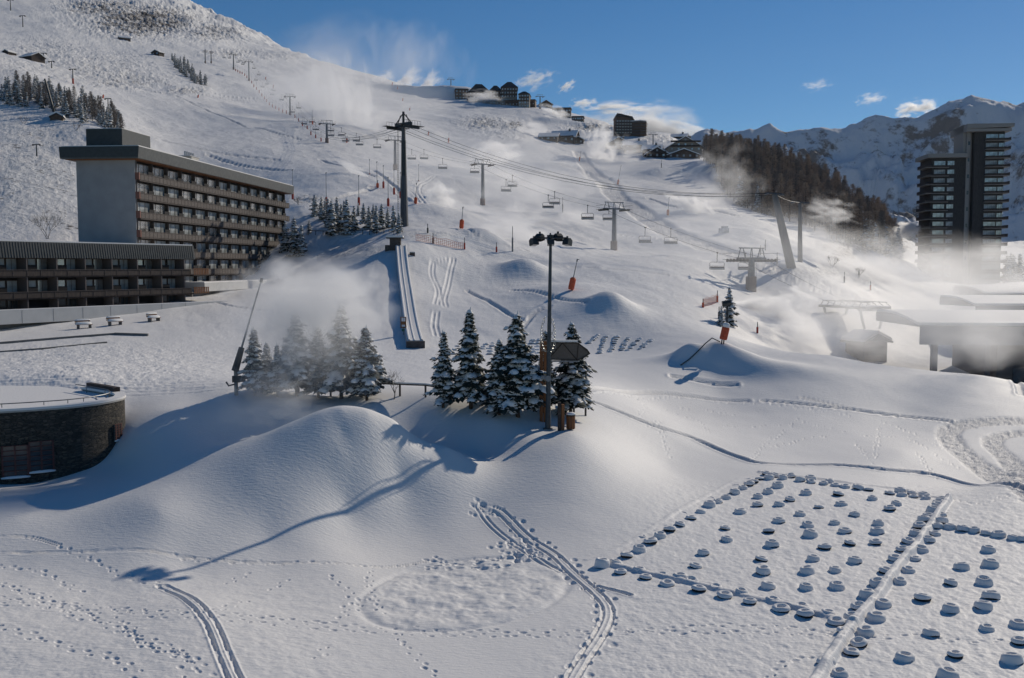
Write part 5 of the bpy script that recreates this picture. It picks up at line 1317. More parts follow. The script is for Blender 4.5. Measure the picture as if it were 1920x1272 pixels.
# the big orange padding close by, with its hose
pg = P(1354, 645); tg = thing("snow_gun", pg, "bright orange padded snow gun with a white cap on the near snow ridge", "snow gun", None, 0)
u = Vector((.22, 0, 1)).normalized()
MB().tube([u * .45, u * .6, u * 1.7, u * 1.8], [.36, .42, .42, .36], 12).build("padded_base", ORANGE, tg)
MB().tube([u * 1.8, u * 2.15, u * 2.3], [.36, .40, .15], 12).build("snow_cap", SNOWP, tg, smooth=True)
MB().tube([(-.12, 0, -.5), (-.0, 0, .6)], .07, 6).tube([(.12, 0, -.5), (.2, 0, .6)], .07, 6).build("support_legs", DSTEEL, tg)
ho = MB().tube(smooth_line3 := [P(a, b) + Vector((0, 0, z)) for a, b, z in ((1350, 643, .1), (1335, 642, .45), (1322, 650, .3), (1308, 662, .15), (1292, 676, .1), (1276, 686, .05))], .06, 6).build("hose", DSTEEL)
tag(ho, "dark hose curving down the snow ridge from the orange gun", "hose")
# the dark jetting gun beside the lone conifer
pj = P(1363, 612); tj = thing("snow_gun", pj, "dark snow gun jetting a white cone to the right beside the lone conifer", "snow gun", None, 0)
MB().tube([(0, 0, -.4), (0, 0, 3.0)], .14, 8).build("stand", DSTEEL, tj); MB().tube([(-.7, 0, 3.1), (.5, -.1, 3.3)], [.42, .36], 14).build("fan_barrel", DSTEEL, tj)
# the near lance with its machine
pn = P(443, 741); kn = pn.y / F
tn = thing("snow_lance", pn, "tall grey snow lance leaning right at the left end of the near trees, spraying", "snow gun", None, 0)
MB().tube([(0, 0, -.4), (0, 0, 2.0)], .14, 10).build("stand", STEEL, tn)
d = Vector((44 * kn, .4, 150 * kn)).normalized(); base = Vector((0, 0, 1.9))
MB().tube([base + Vector((-.05, 0, -.2)), base + d * 1.5], [.26, .20], 10).box(-.22, -.2, .9, .30, .25, 1.35).build("valve_unit", DSTEEL, tn)
MB().tube([base + d * 1.2, base + d * 6.3], [.075, .05], 8).build("lance_tube", STEEL, tn)
MB().tube([base + d * 6.25, base + d * 6.55], .11, 8).build("nozzle_head", DSTEEL, tn)
MB().tube([(0, -.3, .8), (-.4, -.4, .7), (-.6, -.3, .95)], .06, 6).build("valve_handle", DSTEEL, tn); MB().box(.30, -.25, .95, .65, .1, 1.3).build("valve_handle", DSTEEL, tn)
def pole(px, by, ty, lab, mtl, r=.12, group="slope marker poles", basew=None):
    p = P(px, by); H = (by - ty) / F * p.y; t = thing("marker_pole", p, lab, "pole", group)
    MB().tube([(0, 0, -.3), (0, 0, H)], [r, r * .8], 7).build("pole", DSTEEL, t)
    MB().tube([(0, 0, 0), (0, 0, H * .55)], [basew or r * 2.2] * 2, 8).build("padding", mtl, t)
for px, by, ty, lab, mtl in ((812, 457, 437, "dark marker pole left of the red netting", DSTEEL), (871, 468, 446, "dark red marker pole at the right end of the red netting", RED), (931, 473, 455, "brown padded marker pole right of the red netting", RED), (802, 437, 420, "thin marker pole with a sign bar above the netting", DSTEEL),
                             (1318, 577, 560, "red netting pole on the right slope, lower of two", ORANGE), (1345, 567, 545, "red netting pole on the right slope, upper of two", ORANGE), (1348, 598, 575, "dark pole in front of the lone conifer", DSTEEL), (1420, 625, 604, "misty pole on the ridge right of the jet", RED),
                             (1607, 667, 650, "red pole on the ridge edge in the mist", ORANGE), (1583, 530, 510, "thin pole on the bank right of the upright mast", DSTEEL), (1611, 516, 505, "small pole by the snow lane", DSTEEL), (1632, 545, 527, "orange-banded pole in the mist left of the tower", ORANGE),
                             (1055, 399, 370, "thin upright lance between two chairs", STEEL), (1240, 315, 300, "thin post below the chalet row", DSTEEL), (961, 472, 425, "pale misty lance left of the floodlight head", STEEL), (1426, 478, 460, "thin pole left of the leaning mast, first", STEEL), (1435, 470, 450, "thin pole left of the leaning mast, second", STEEL), (1457, 494, 474, "thin pole at the leaning mast's foot", STEEL)):
    pole(px, by, ty, lab, mtl, .07)
def net(a, b, h, lab):
    A_, B_ = P(*a), P(*b); t = MB(); n = 24
    top = [A_.lerp(B_, k / n) for k in range(n + 1)]
    for k in range(n + 1): top[k].z = ground(top[k].x, top[k].y)
    for j in range(5): t.tube([q + Vector((0, 0, .1 + h * j / 4 - .1 * math.sin(k * .7) * (j == 4))) for k, q in enumerate(top)], .03, 3, 0, False)
    for k in range(0, n + 1): t.tube([top[k] + Vector((0, 0, .05)), top[k] + Vector((0, 0, h))], .025, 3, 0, False)
    o = t.build("safety_net", mat("orange_netting", (.5, .12, .06), .8)); tag(o, lab, "net")
net((780, 452), (871, 468), 1.1, "red safety netting strung below the left smooth dome"); net((1318, 577), (1345, 567), 1.2, "red safety netting between two poles left of the lone conifer")
# rail fence behind the grove
m = MB(); q = [P(a, b) for a, b in ((578, 441), (620, 442), (680, 440), (720, 438), (750, 432))]
m.tube([v + Vector((0, 0, .9)) for v in q], .09, 5)
for a_, b_ in zip(q[:-1], q[1:]):
    for k in range(3): v = a_.lerp(b_, k / 3); m.tube([v + Vector((0, 0, -.3)), v + Vector((0, 0, .9))], .07, 5)
tag(m.build("rail_fence", WOODR), "thin snow-topped rail fence along the foot of the grove", "fence")
# ---------------------------------------------------------------- floodlight mast, arrow sign, bin, rails
p = P(1027, 805); k = p.y / F; H = 360 * k
fl = thing("floodlight_mast", p, "tall steel floodlight mast with six dark lamps in front of the arrow sign", "floodlight", None, 0)
ln = Vector((.16, 0, H))
MB().tube([(0, 0, -.5), ln * .35, ln], [.19, .15, .09], 14).build("mast", mat("mast_bluish_grey", (.06, .07, .08), .5, metal=.3, noise=.2, nscale=4), fl)
MB().lathe([(.34, -.3), (.34, .06), (.2, .10)], 12).build("foot_plate", STEEL, fl)
MB().tube([ln + Vector((-1.05, 0, 0)), ln + Vector((1.05, 0, 0))], .06, 8).tube([ln + Vector((0, -.5, .02)), ln + Vector((0, .5, .02))], .06, 8).lathe([(.0, .25), (.16, .2), (.18, -.15), (.1, -.25)], 12, ln).build("cross_arm", DSTEEL, fl)
lamp = None
for (lx, ly, lz, rz) in ((-1.1, 0, -.22, .5), (0, -.35, -.22, 0), (1.1, 0, -.22, -.6), (-.7, .35, .08, 2.6), (.5, .45, .10, -2.6), (0, .55, .0, 3.1)):
    loc = ln + Vector((lx, ly, lz))
    if lamp is None:
        m = MB(); m.prism([(-.30, -.20), (.22, -.30), (.30, .05), (.05, .22), (-.22, .12)], 0, -.22, .22); m.box(-.05, -.05, .15, .05, .05, .35)
        lamp = m.build("lamp_head", DSTEEL, fl); lamp.location = loc; g = MB(); g.prism([(-.29, -.215), (.20, -.315), (.21, -.303), (-.28, -.203)], 0, -.2, .2); g.build("lamp_glass", GLASS, lamp)
    else: lampc = copy_part(lamp, loc, fl); lampc.rotation_euler = (0, 0, rz)
lamp.rotation_euler = (0, 0, .5)
m = MB(); z0 = ln * .27; m.prism([(.2 * math.cos(j), z0.z + .2 * math.sin(j)) for j in np.arange(0, 6.28, .5)], 1, -.36, -.16); m.box(-.45, -.3, z0.z - .05, -.15, -.1, z0.z + .2); m.build("control_box", GREY, fl)
# wire ornament clasping the mast
m = MB()
for s in (-1, 1):
    lp = [(s * (.18 + .30 * math.sin(math.pi * t) ** .6 * (1 if t > .45 else .85)), 0, 5.2 + 2.3 * t - 0) for t in np.linspace(0, 1, 14)]
    m.tube(lp, .02, 5); m.tube([(s * (.18 + .22 * abs(math.sin(2.2 * math.pi * t))), .1, 5.3 + 2.1 * t) for t in np.linspace(0, 1, 16)], .02, 5)
    m.tube([(s * .1, 0, 5.2), (s * .5, 0, 5.45), (s * .48, .05, 6.1), (s * .15, 0, 6.6)], .02, 5)
for j in range(3): m.tube([(-.45, 0, 5.25 + .35 * j), (.45, 0, 5.25 + .35 * j)], .015, 4)
o = m.build("wire_decoration", mat("pale_wire", (.45, .42, .36), .5)); o.location = p; tag(o, "looped wire street decoration clasping the floodlight mast above the sign", "decoration")
rgd = random.Random(3); m = MB()
for s in (-1, 1):
    for t in np.linspace(0, 1, 12): m.lathe([(.0, -.04), (.045, 0), (0, .04)], 6, (s * (.18 + .27 * math.sin(math.pi * t) ** .6), -.02, 5.2 + 2.3 * t))
m.build("bulbs", mat("bulb_glass", (.5, .48, .42), .2), o)
# arrow sign
ps = P(1019, 792); ks = ps.y / F
sg = thing("arrow_sign", ps, "brown arrow-shaped sign panel on orange timber posts pointing right", "sign", None, 0)
def post(x0, x1, y, z1, nm="post"): return MB().box(x0, y, -.6, x1, y + .22, z1).build(nm, WOODO, sg)
zt = 152 * ks
for x in (-.26, .0): post(x, x + .22, 0 if x < -.1 else .03, zt + .05)
zb = 120 * ks - .05; x0 = .28; x1 = 55 * ks * 1.0 + .02 + .35; xt = 88 * ks
m = MB(); m.prism([(x0, zb), (x1, zb - .05), (xt, zb + .42), (xt * .93, zb + .72), (x1, zt - .05), (x0, zt)], 1, .0, .26); pn_ = m.build("panel", mat("sign_panel_brown", (.13, .11, .095), .75, noise=.15), sg)
m = MB(); y0, y1 = -.06, -.003
def bar(a, b, w=.055):
    dx, dz = b[0] - a[0], b[1] - a[1]; l = math.hypot(dx, dz); nx, nz = -dz / l * w / 2, dx / l * w / 2
    m.prism([(a[0] + nx, a[1] + nz), (b[0] + nx, b[1] + nz), (b[0] - nx, b[1] - nz), (a[0] - nx, a[1] - nz)], 1, y0, y1)
ci = [(x0, zb + .03), (x1, zb - .02), (xt - .03, zb + .42), (xt * .93, zb + .70), (x1, zt - .08), (x0, zt - .03)]
for a, b in zip(ci, ci[1:] + ci[:1]): bar(a, b)
bar((x0 + .05, zb + .05), (x0 + (x1 - x0) * .48, zt - .05), .07); bar((x0 + (x1 - x0) * .48, zt - .05), (x1 - .1, zb), .07); bar((x1 - .1, zb), (x1, zt - .1), .05); bar((x1, zt - .1), (xt - .05, zb + .45), .05) 
m.build("panel_frame", mat("sign_frame_dark", (.035, .025, .02), .7), pn_)
MB().box(x0, -.02, zt + .005, x1 - .05, .26, zt + .12).build("snow_ledge", SNOWP, sg)
MB().box(x0, -.08, zb - .14, x1, .28, zb - .06).build("lower_ledge", GREY, sg)
p2 = P(1052, 808)
s2 = thing("timber_post", p2, "pair of short orange-brown timber posts right of the floodlight mast", "post", None, .1)
MB().box(-.20, 0, -.5, .0, .22, 54 * p2.y / F).build("post", WOODD, s2); MB().box(.03, -.05, -.5, .22, .2, 50 * p2.y / F).build("post", WOODO, s2)
# litter bin
pbn = P(1070, 806); tbn = thing("litter_bin", pbn, "round orange slatted litter bin with a snow-topped lid beside the timber posts", "bin", None, 0)
m = MB()
for j in range(16):
    a = j * 6.283 / 16; M = Matrix.Rotation(a, 4, 'Z') @ Matrix.Translation((.28, 0, 0)); q = MB(M); q.box(-.015, -.045, .08, .015, .045, .92); m.add(q.v, q.f)
m.build("slat_body", WOODO, tbn); MB().lathe([(.02, .04), (.25, .05), (.25, .9), (.02, .9)], 16).build("inner_drum", DSTEEL, tbn)
l_ = MB().lathe([(.0, .95), (.31, .96), (.32, 1.02), (.0, 1.03)], 18).build("lid", DSTEEL, tbn); MB().lathe([(.31, 1.0), (.33, 1.06), (.26, 1.14), (.0, 1.17)], 18).build("lid_snow", SNOWP, l_, smooth=True)
# timber rail behind the trees
def rail(pts, lab, hgt=.85, group=None):
    q = [P(a, b) for a, b in pts]; t = thing("timber_rail", q[0], lab, "fence", group); o = q[0]; m = MB()
    m.tube([v - o + Vector((0, 0, hgt)) for v in q], .07, 6); m.build("top_rail", WOODB, t)
    for v in q: MB().tube([v - o + Vector((0, 0, -.4)), v - o + Vector((0, 0, hgt))], .075, 7).build("post", WOODB, t)
    m = MB(); m.tube([v - o + Vector((0, 0, hgt + .08)) for v in q], .065, 6); m.build("rail_snow", SNOWP, t, smooth=True)
rail([(560, 738), (600, 737), (650, 740), (700, 741), (750, 743), (798, 745), (843, 752), (890, 757), (916, 762), (960, 766), (1005, 772)], "long snow-topped timber rail running behind the near conifers")
rail([(1076, 788), (1098, 780)], "short separate end of timber rail right of the litter bin")
# the conveyor ramp with its hut
ra = P(779, 652); rb_ = P(752, 470); d = rb_ - ra; Lr = math.hypot(d.x, d.y)
rt = thing("conveyor_ramp", ra, "long straight snow-covered conveyor ramp climbing the slope to a small hut", "ramp", None, math.atan2(d.y, d.x))
n = 24; m = MB(); s = MB()
def rz_(t): 
    q = ra.lerp(rb_, t); return ground(q.x, q.y) - ra.z
hz = [rz_(j / n) for j in range(n + 1)]
for j in range(n):
    xa, xb = Lr * j / n, Lr * (j + 1) / n
    for (mm, w, lo, hi, mi) in ((m, .95, -.6, .62, 0), (s, .92, .623, .82, 0)):
        mm.add([(xa, -w, hz[j] + lo), (xa, w, hz[j] + lo), (xb, w, hz[j + 1] + lo), (xb, -w, hz[j + 1] + lo), (xa, -w, hz[j] + hi), (xa, w, hz[j] + hi), (xb, w, hz[j + 1] + hi), (xb, -w, hz[j + 1] + hi)], [(0, 1, 2, 3), (4, 7, 6, 5), (0, 4, 5, 1), (1, 5, 6, 2), (2, 6, 7, 3), (3, 7, 4, 0)])
    for yy in (-.75, .7, 0.1):
        s.tube([(xa, yy, hz[j] + .82), (xb, yy, hz[j + 1] + .82)], .13 if yy != .1 else .09, 6, 0, False)
m.build("deck", mat("ramp_sides", (.42, .42, .43), .8, noise=.15), rt); s.build("snow_cover", SNOW, rt, smooth=False)
MB().box(-.5, -1.05, -.5, -.01, 1.05, .75).build("end_frame", WOODB, rt)
ph_ = P(741, 470); h_ = thing("lift_hut", ph_, "small brown hut with a broad flat snowy roof at the head of the ramp", "hut", None, .05)
MB().box(-.9, 0, -.5, .9, 1.8, 2.0).build("wall", WOODB, h_); r = MB().box(-1.5, -.5, 2.003, 1.4, 2.3, 2.15).build("roof", WOODR, h_); MB().box(-1.4, -.45, 2.153, 1.3, 2.2, 2.45).build("roof_snow", SNOW, r); MB().box(-1.7, .2, -.4, -.95, 1.4, .9).build("side_box", WOODB, h_)
MB().tube([(-.2, .8, 2.45), (-.35, .7, 3.4)], .04, 5).tube([(.3, .8, 2.45), (.3, .8, 3.0)], .04, 5).build("antenna", DSTEEL, h_)
q_ = P(773, 480); cr2 = thing("crate_box", q_, "small brown box on the snow right of the ramp's head", "box", None, .1); MB().box(-.45, 0, -.2, .45, .7, .55).build("body", WOODB, cr2); MB().box(-.42, .03, .553, .42, .67, .68).build("snow_top", SNOWP, cr2)
pp = P(763, 625); sn_ = thing("notice_board", pp + Vector((-.3, -1.1, 0)), "small brown notice board with white sheets beside the ramp's lower end", "sign", None, 0)
MB().tube([(0, 0, -.3), (0, 0, 2.0)], .05, 6).build("post", GREY, sn_); b_ = MB().box(-.36, -.06, .7, .36, -.0, 2.05).build("board", WOODO, sn_); MB().box(-.22, -.085, 1.5, .0, -.063, 1.95).box(.03, -.085, 1.5, .24, -.063, 1.95).box(-.2, -.085, .85, .22, -.063, 1.1).build("white_sheets", mat("white_paper", (.75, .75, .75), .7), b_); MB().box(-.2, -.08, .3, .2, -.02, .6).build("green_plate", mat("green_plate", (.06, .16, .09), .6), sn_)
ut = P(1357, 437)
tag(MB().box(-1.2, -.4, -.3, 1.2, .4, 1.1).box(-.6, -.3, 1.103, 1.0, .3, 1.6).build("snowy_outcrop", mat("snowy_stone", (.55, .55, .57), .9, noise=.4, nscale=1.5), None, loc=ut), "small snow-plastered stump of stones in the middle of the right piste", "rock")

# ---------------------------------------------------------------- tyres
def tyre_proto(v, loc, lab, group):
    rg = random.Random(v); t = thing("tyre", loc, lab, "tyre", group); ph = rg.uniform(0, 6)
    m = MB(); m.lathe([(.19, .02), (.30, .0), (.345, .05), (.35, .17), (.30, .225), (.20, .215), (.17, .12), (.19, .02)], 20); m.build("rubber_ring", BLACK, t, smooth=True)
    skirt = (.14, .05, -.06)[v % 3] + rg.uniform(-.03, .03); th = (.10, .13, .16)[v % 3] * rg.uniform(.75, 1.25)
    def fn(r, z, a):
        k = 1 + .05 * math.sin(2 * a + ph) + .02 * math.sin(5 * a + ph * 2); dz = .022 * math.sin(a + ph) + .012 * math.sin(3 * a)
        if z <= .15: dz = .05 * math.sin(a * 2 + ph * 3) * (1 if v % 3 else .5)
        return (r * k, z + dz)
    m = MB(); m.lathe([(.0, .10), (.10, .10), (.15, .17), (.17, .23 + th * .6), (.21, .23 + th), (.28, .235 + th), (.345, .21 + th * .6), (.375, .17), (.372 if v % 3 < 2 else .40, skirt)], 20, fn=fn)
    m.build("snow_cap", SNOWP, t, smooth=True)
    return t
TP = {}; tn_ = [0]
def tyre(px, py, lab, group, v=None, sc=1.0, sink=0.0):
    v = rnd.choice((0, 0, 1, 1, 2)) if v is None else v
    p = P(px, py + 3) + Vector((0, 0, -sink - rnd.uniform(0, .07))); key = v + 3 * (tn_[0] % 5); tn_[0] += 1
    if key not in TP: TP[key] = tyre_proto(key, p, lab, group); o = TP[key]
    else: o = dup(TP[key], p, lab, group=group)
    o.rotation_euler = (rnd.uniform(-.13, .13), rnd.uniform(-.13, .13), rnd.uniform(0, 6.28)); s = sc * .9 * rnd.uniform(.86, 1.12); o.scale = (s, s, s * rnd.uniform(.72, .9))
def Z6(l): return [(880 + x * .3239, 860 + y * .3239) for x, y in l]
def Z7(l): return [(1400 + x * .324, 860 + y * .324) for x, y in l]
def rowt(pts, fmt, group, **kw):
    for i, (a, b) in enumerate(pts): tyre(a, b, fmt % ORD[i], group, **kw)
rowt(Z6([(720, 590), (810, 560), (865, 520), (925, 485), (1000, 440), (1070, 400), (1130, 372), (1185, 335), (1240, 305), (1300, 275), (1355, 242), (1400, 218), (1445, 190), (1490, 168), (1545, 145), (1585, 128), (1615, 105), (1680, 75)]),
     "half-buried tyre in the outermost slanting row, %s from the lower left", "half-buried tyres of the outermost slanting row", v=2, sc=.85, sink=.22)
rowt(Z6([(770, 615), (845, 600), (910, 560), (985, 525), (1050, 480), (1105, 445), (1160, 410), (1220, 378), (1285, 340), (1340, 303), (1390, 267), (1440, 245), (1487, 222), (1537, 192), (1585, 165), (1620, 145), (1650, 130), (1680, 112), (1720, 85), (1735, 108), (1770, 95)]),
     "snow-capped tyre in the inner slanting row on the left, %s from its lower corner", "tyres of the inner slanting row")
fr = Z6([(875, 655), (1020, 685), (1145, 722), (1328, 757), (1478, 792), (1625, 828), (1805, 870)]) + Z7([(340, 900), (520, 945), (565, 1000)])
rowt(fr, "large snow-capped tyre of the front row, %s from the left", "tyres of the front row", v=0)
bk = Z6([(985, 640), (1115, 668), (1220, 682), (1285, 703), (1425, 742), (1575, 770)]) + Z7([(150, 815), (320, 850), (470, 890), (610, 920)])
rowt(bk, "snow-buried tyre just behind the front row, %s from the left", "buried tyres behind the front row", v=2, sink=.06)
top = Z7([(210, 108), (255, 98), (310, 120), (370, 110), (372, 130), (445, 140), (480, 128), (515, 150), (570, 158), (640, 155), (645, 168), (707, 177), (828, 197), (890, 185), (898, 207), (958, 197), (965, 215), (1026, 210), (1038, 225)])
rowt(top, "snow-capped tyre of the back row near the trench path, %s from the left", "tyres of the back row")
dl = Z7([(1130, 235), (1110, 250), (1105, 268), (1080, 295), (1050, 325), (1025, 352), (1000, 390), (975, 432), (935, 478), (900, 525), (855, 580), (810, 652), (755, 725), (695, 790), (650, 860), (460, 1175)])
rowt(dl, "tyre along the left side of the snowy dividing beam, %s from the far end", "tyres on the left of the dividing beam")
dr = Z7([(1155, 232), (1125, 325), (1125, 360), (1100, 390), (1085, 430), (1050, 470), (1010, 525), (975, 575), (935, 643), (885, 710), (790, 842), (750, 920), (690, 1000), (650, 1070), (605, 1120), (540, 1240)])
rowt(dr, "tyre along the right side of the snowy dividing beam, %s from the far end", "tyres on the right of the dividing beam")
rr2 = Z7([(1180, 393), (1255, 407), (1320, 415), (1388, 428), (1458, 440), (1545, 457), (1605, 465)])
rowt(rr2, "tyre of the short row leading right from the dividing beam, %s from the beam", "tyres of the short right-hand row", v=1)
inner = Z7([(180, 155), (125, 190), (65, 218), (345, 197), (530, 203), (250, 235), (65, 265), (190, 262), (420, 275), (550, 260), (728, 228), (867, 260), (830, 290), (310, 318), (625, 320), (187, 357), (355, 382), (510, 368), (763, 372), (130, 418), (368, 440), (570, 417), (755, 420),
            (148, 498), (452, 512), (597, 490), (748, 485), (85, 580), (385, 577), (627, 590), (97, 655), (350, 650), (512, 642), (125, 735), (345, 745), (525, 740)]) + Z6([(1480, 400), (1490, 465), (1357, 545), (1310, 618), (1570, 303)])
def bands(pts, where, group, h, **kw):
    """label scattered tyres by their line (counted from the front) and their place in it"""
    pts = sorted(pts, key=lambda q: -q[1]); lines = []
    for q in pts:
        if lines and lines[-1][0][1] - q[1] < h: lines[-1].append(q)
        else: lines.append([q])
    for i, ln_ in enumerate(lines):
        for j, q in enumerate(sorted(ln_)):
            tyre(q[0], q[1], "tyre %s, line %s from the front, %s from the left" % (where, ORD[i], ORD[j]), group, **kw)
bands(inner, "inside the left enclosure", "single tyres inside the left enclosure", 12)
ri = Z7([(1400, 527), (1408, 612), (1245, 628), (1180, 718), (1375, 715), (1413, 797), (1018, 808), (1180, 873), (1370, 857), (1390, 980), (1570, 958), (1068, 1010), (1580, 1060), (915, 1150), (1205, 1137), (1535, 1165), (1165, 1255)])
bands(ri, "right of the dividing beam", "single tyres right of the dividing beam", 14)
# the second tyre field further back
cols2 = [((1030, 628), (985, 670), 6), ((1085, 635), (1045, 728), 9), ((1145, 638), (1110, 720), 8), ((1212, 642), (1175, 712), 8), ((1275, 648), (1210, 712), 7), ((1345, 654), (1285, 703), 7)]
for c, (a, b, n) in enumerate(cols2):
    for j in range(n):
        t = j / (n - 1); zx = a[0] + (b[0] - a[0]) * t + rnd.uniform(-6, 6); zy = a[1] + (b[1] - a[1]) * t
        tyre(780 + zx * .3285, 420 + zy * .3285, "blue-grey far-field tyre, file %s right of trees, %s from the back" % (ORD[c], ORD[j]), "tyres of the far field", v=0, sc=1.1, sink=.1)
for c, (a, b, n) in enumerate([((400, 680), (350, 730), 5), ((440, 672), (415, 735), 5), ((665, 657), (660, 770), 8), ((700, 655), (690, 765), 7), ((240, 690), (215, 735), 3)]):
    for j in range(n):
        t = j / (n - 1); zx = a[0] + (b[0] - a[0]) * t + rnd.uniform(-8, 8); zy = a[1] + (b[1] - a[1]) * t
        tyre(780 + zx * .3285, 420 + zy * .3285, "small far tyre glimpsed between near trees, file %s, %s from back" % (ORD[c], ORD[j]), "tyres of the far field", v=0, sc=1.1, sink=.1)
# ---------------------------------------------------------------- blown snow, mist, cloud, air
def vol_mat(name, dens, scale, aniso=.5, lo=.38, hi=.72, jet=0.0, stretch=(1, 1, 1), col=(1, 1, 1), power=1.0, soft=1.0):
    m = bpy.data.materials.new(name); m.use_nodes = True; t = m.node_tree; t.nodes.clear(); L = t.links.new
    out = t.nodes.new("ShaderNodeOutputMaterial"); v = t.nodes.new("ShaderNodeVolumePrincipled"); L(v.outputs[0], out.inputs["Volume"])
    v.inputs["Color"].default_value = (*col, 1); v.inputs["Anisotropy"].default_value = aniso
    tc = t.nodes.new("ShaderNodeTexCoord"); mp = t.nodes.new("ShaderNodeMapping"); mp.inputs["Scale"].default_value = stretch; mp.inputs["Location"].default_value = (dens * 37 % 5, scale * 3.1 % 7, lo * 11); L(tc.outputs["Object"], mp.inputs[0])
    n = t.nodes.new("ShaderNodeTexNoise"); n.inputs["Scale"].default_value = scale * 1.25; n.inputs["Detail"].default_value = 6; n.inputs["Roughness"].default_value = .58; n.inputs["Distortion"].default_value = .35; L(mp.outputs[0], n.inputs["Vector"])
    def M(op, a, b, c=None):
        q = t.nodes.new("ShaderNodeMath"); q.operation = op
        for k_, w_ in enumerate((a, b, c)):
            if w_ is None: continue
            if isinstance(w_, (int, float)): q.inputs[k_].default_value = w_
            else: L(w_, q.inputs[k_])
        return q.outputs[0]
    def MR(a, i0, i1, o0, o1, sm=False):
        q = t.nodes.new("ShaderNodeMapRange"); L(a, q.inputs[0])
        if sm: q.interpolation_type = 'SMOOTHSTEP'
        for k_, w_ in zip((1, 2, 3, 4), (i0, i1, o0, o1)): q.inputs[k_].default_value = w_
        return q.outputs[0]
    sp = t.nodes.new("ShaderNodeSeparateXYZ"); L(tc.outputs["Object"], sp.inputs[0])
    if jet:
        # a jet is thickest at its nozzle (local -x) and fans out towards +x
        cb = t.nodes.new("ShaderNodeCombineXYZ"); L(sp.outputs["Y"], cb.inputs["Y"]); L(sp.outputs["Z"], cb.inputs["Z"])
        l2 = t.nodes.new("ShaderNodeVectorMath"); l2.operation = 'LENGTH'; L(cb.outputs[0], l2.inputs[0])
        q = M('DIVIDE', l2.outputs["Value"], MR(sp.outputs["X"], -1, .6, .10, .95))
        fl_ = M('MULTIPLY', M('SUBTRACT', 1.0, q), MR(sp.outputs["X"], .1, 1.0, 1.0, .25))
        amp = MR(sp.outputs["X"], -1, 1.0, 1.0 + 2.5 * jet, .35)
        edge = MR(sp.outputs["X"], .95, .4, 0, 1)
    else:
        ln = t.nodes.new("ShaderNodeVectorMath"); ln.operation = 'LENGTH'; L(tc.outputs["Object"], ln.inputs[0])
        fl_ = M('SUBTRACT', 1.0, ln.outputs["Value"]); amp = None
        edge = MR(ln.outputs["Value"], 1.0, .75, 0, 1, True)
    nz = M('MULTIPLY', M('SUBTRACT', n.outputs[0], .5), 3.0)
    d = M('SUBTRACT', M('ADD', nz, M('MULTIPLY', fl_, .9)), lo + .02)
    d = M('MULTIPLY', M('MULTIPLY', M('MAXIMUM', d, 0.0), edge), 2.0 * dens)
    if amp is not None: d = M('MULTIPLY', d, amp)
    L(d, v.inputs["Density"])
    return m
def blob_mesh():
    bm = bmesh.new(); bmesh.ops.create_icosphere(bm, subdivisions=3, radius=1.0); me = bpy.data.meshes.new("spray_volume"); bm.to_mesh(me); bm.free(); return me
def jet_mesh():
    m = MB(); pts = [(-1.0, .10), (-.7, .30), (-.2, .60), (.3, .90), (.6, 1.0), (.9, .9), (1.0, .6)]
    m.tube([(x, 0, 0) for x, r in pts], [r for x, r in pts], 20); me = bpy.data.meshes.new("spray_volume"); me.from_pydata(m.v, [], m.f); me.update(); return me
NSP = [0]
SPD = .85
def spray(px, py, Y, rx, ry, rdm, dens, label, scale=1.6, tilt=0.0, jet=0.0, name="snow_spray", lo=.38, hi=.72, aniso=.5, stretch=(1, 1, 1), cat="snow spray", col=(1, 1, 1), yaw=0.0, soft=1.0):
    c = at(px, py, Y); k = Y / F
    me = jet_mesh() if jet else blob_mesh()
    me.name = name
    o = bpy.data.objects.new(name, me); C.objects.link(o); o.location = c
    o.rotation_euler = (0, -tilt, yaw); o.scale = (rx * k * 1.3, rdm * 1.25, ry * k * 1.35)
    d = dens * SPD / (rx * k + rdm)
    me.materials.append(vol_mat(name + "_air", d * 2.2, scale, aniso, lo, hi, jet, stretch, col, soft=soft)); NSP[0] += 1
    tag(o, label, cat, "clouds" if cat == "cloud" else "plumes of blown snow", "stuff")
    return o
# near plume from the tall lance over the left tree clump
spray(585, 560, 69, 150, 85, 3.8, 2.3, "dense white spray fanning out above the left tree clump", 1.5, 0, 0, lo=.30, hi=.62, soft=.9)
spray(565, 640, 66.5, 120, 100, 1.6, 1.4, "thinner veil of falling snow among the left trees", 1.8, 0, 0, lo=.32, hi=.7, stretch=(1.6, 1, .6))
spray(500, 750, 62, 120, 60, 3.0, .9, "faint veil drifting over the shadowed hollow", 1.6, 0, 0, lo=.35, hi=.7)
# the white jet on the right and the mist it feeds
spray(1440, 590, 160, 85, 50, 5, 6.0, "bright white cone of the jetting gun below the lift terminal", 1.7, -.12, 1.2, lo=.22, hi=.6)
spray(1540, 610, 150, 170, 80, 10, 1.7, "milky drift right of the bright jet", 1.8, 0, 0, lo=.32, hi=.66)
spray(1720, 610, 122, 230, 105, 8, .75, "broad mist hanging in front of the long arcade roof", 1.5, 0, 0, lo=.30, hi=.7)
spray(1780, 550, 240, 230, 90, 20, 1.5, "grey mist bank around the foot of the tall tower", 1.6, 0, 0, lo=.30, hi=.7)
spray(1540, 440, 240, 90, 70, 12, .5, "thin mist behind the leaning grey mast", 1.6, 0, 0, lo=.35, hi=.7)
spray(1560, 400, 236, 60, 24, 6, 1.0, "bright puff arching from the upright mast", 1.8, -.2, 0, lo=.36, hi=.66)
spray(1700, 432, 330, 22, 15, 5, 4.0, "small brilliant puff at the corner left of the tower", 1.4, 0, 0, lo=.2, hi=.6)
spray(1660, 470, 320, 70, 40, 12, 1.0, "hazy drift over the lane left of the tower", 1.6, 0, 0, lo=.35, hi=.7)
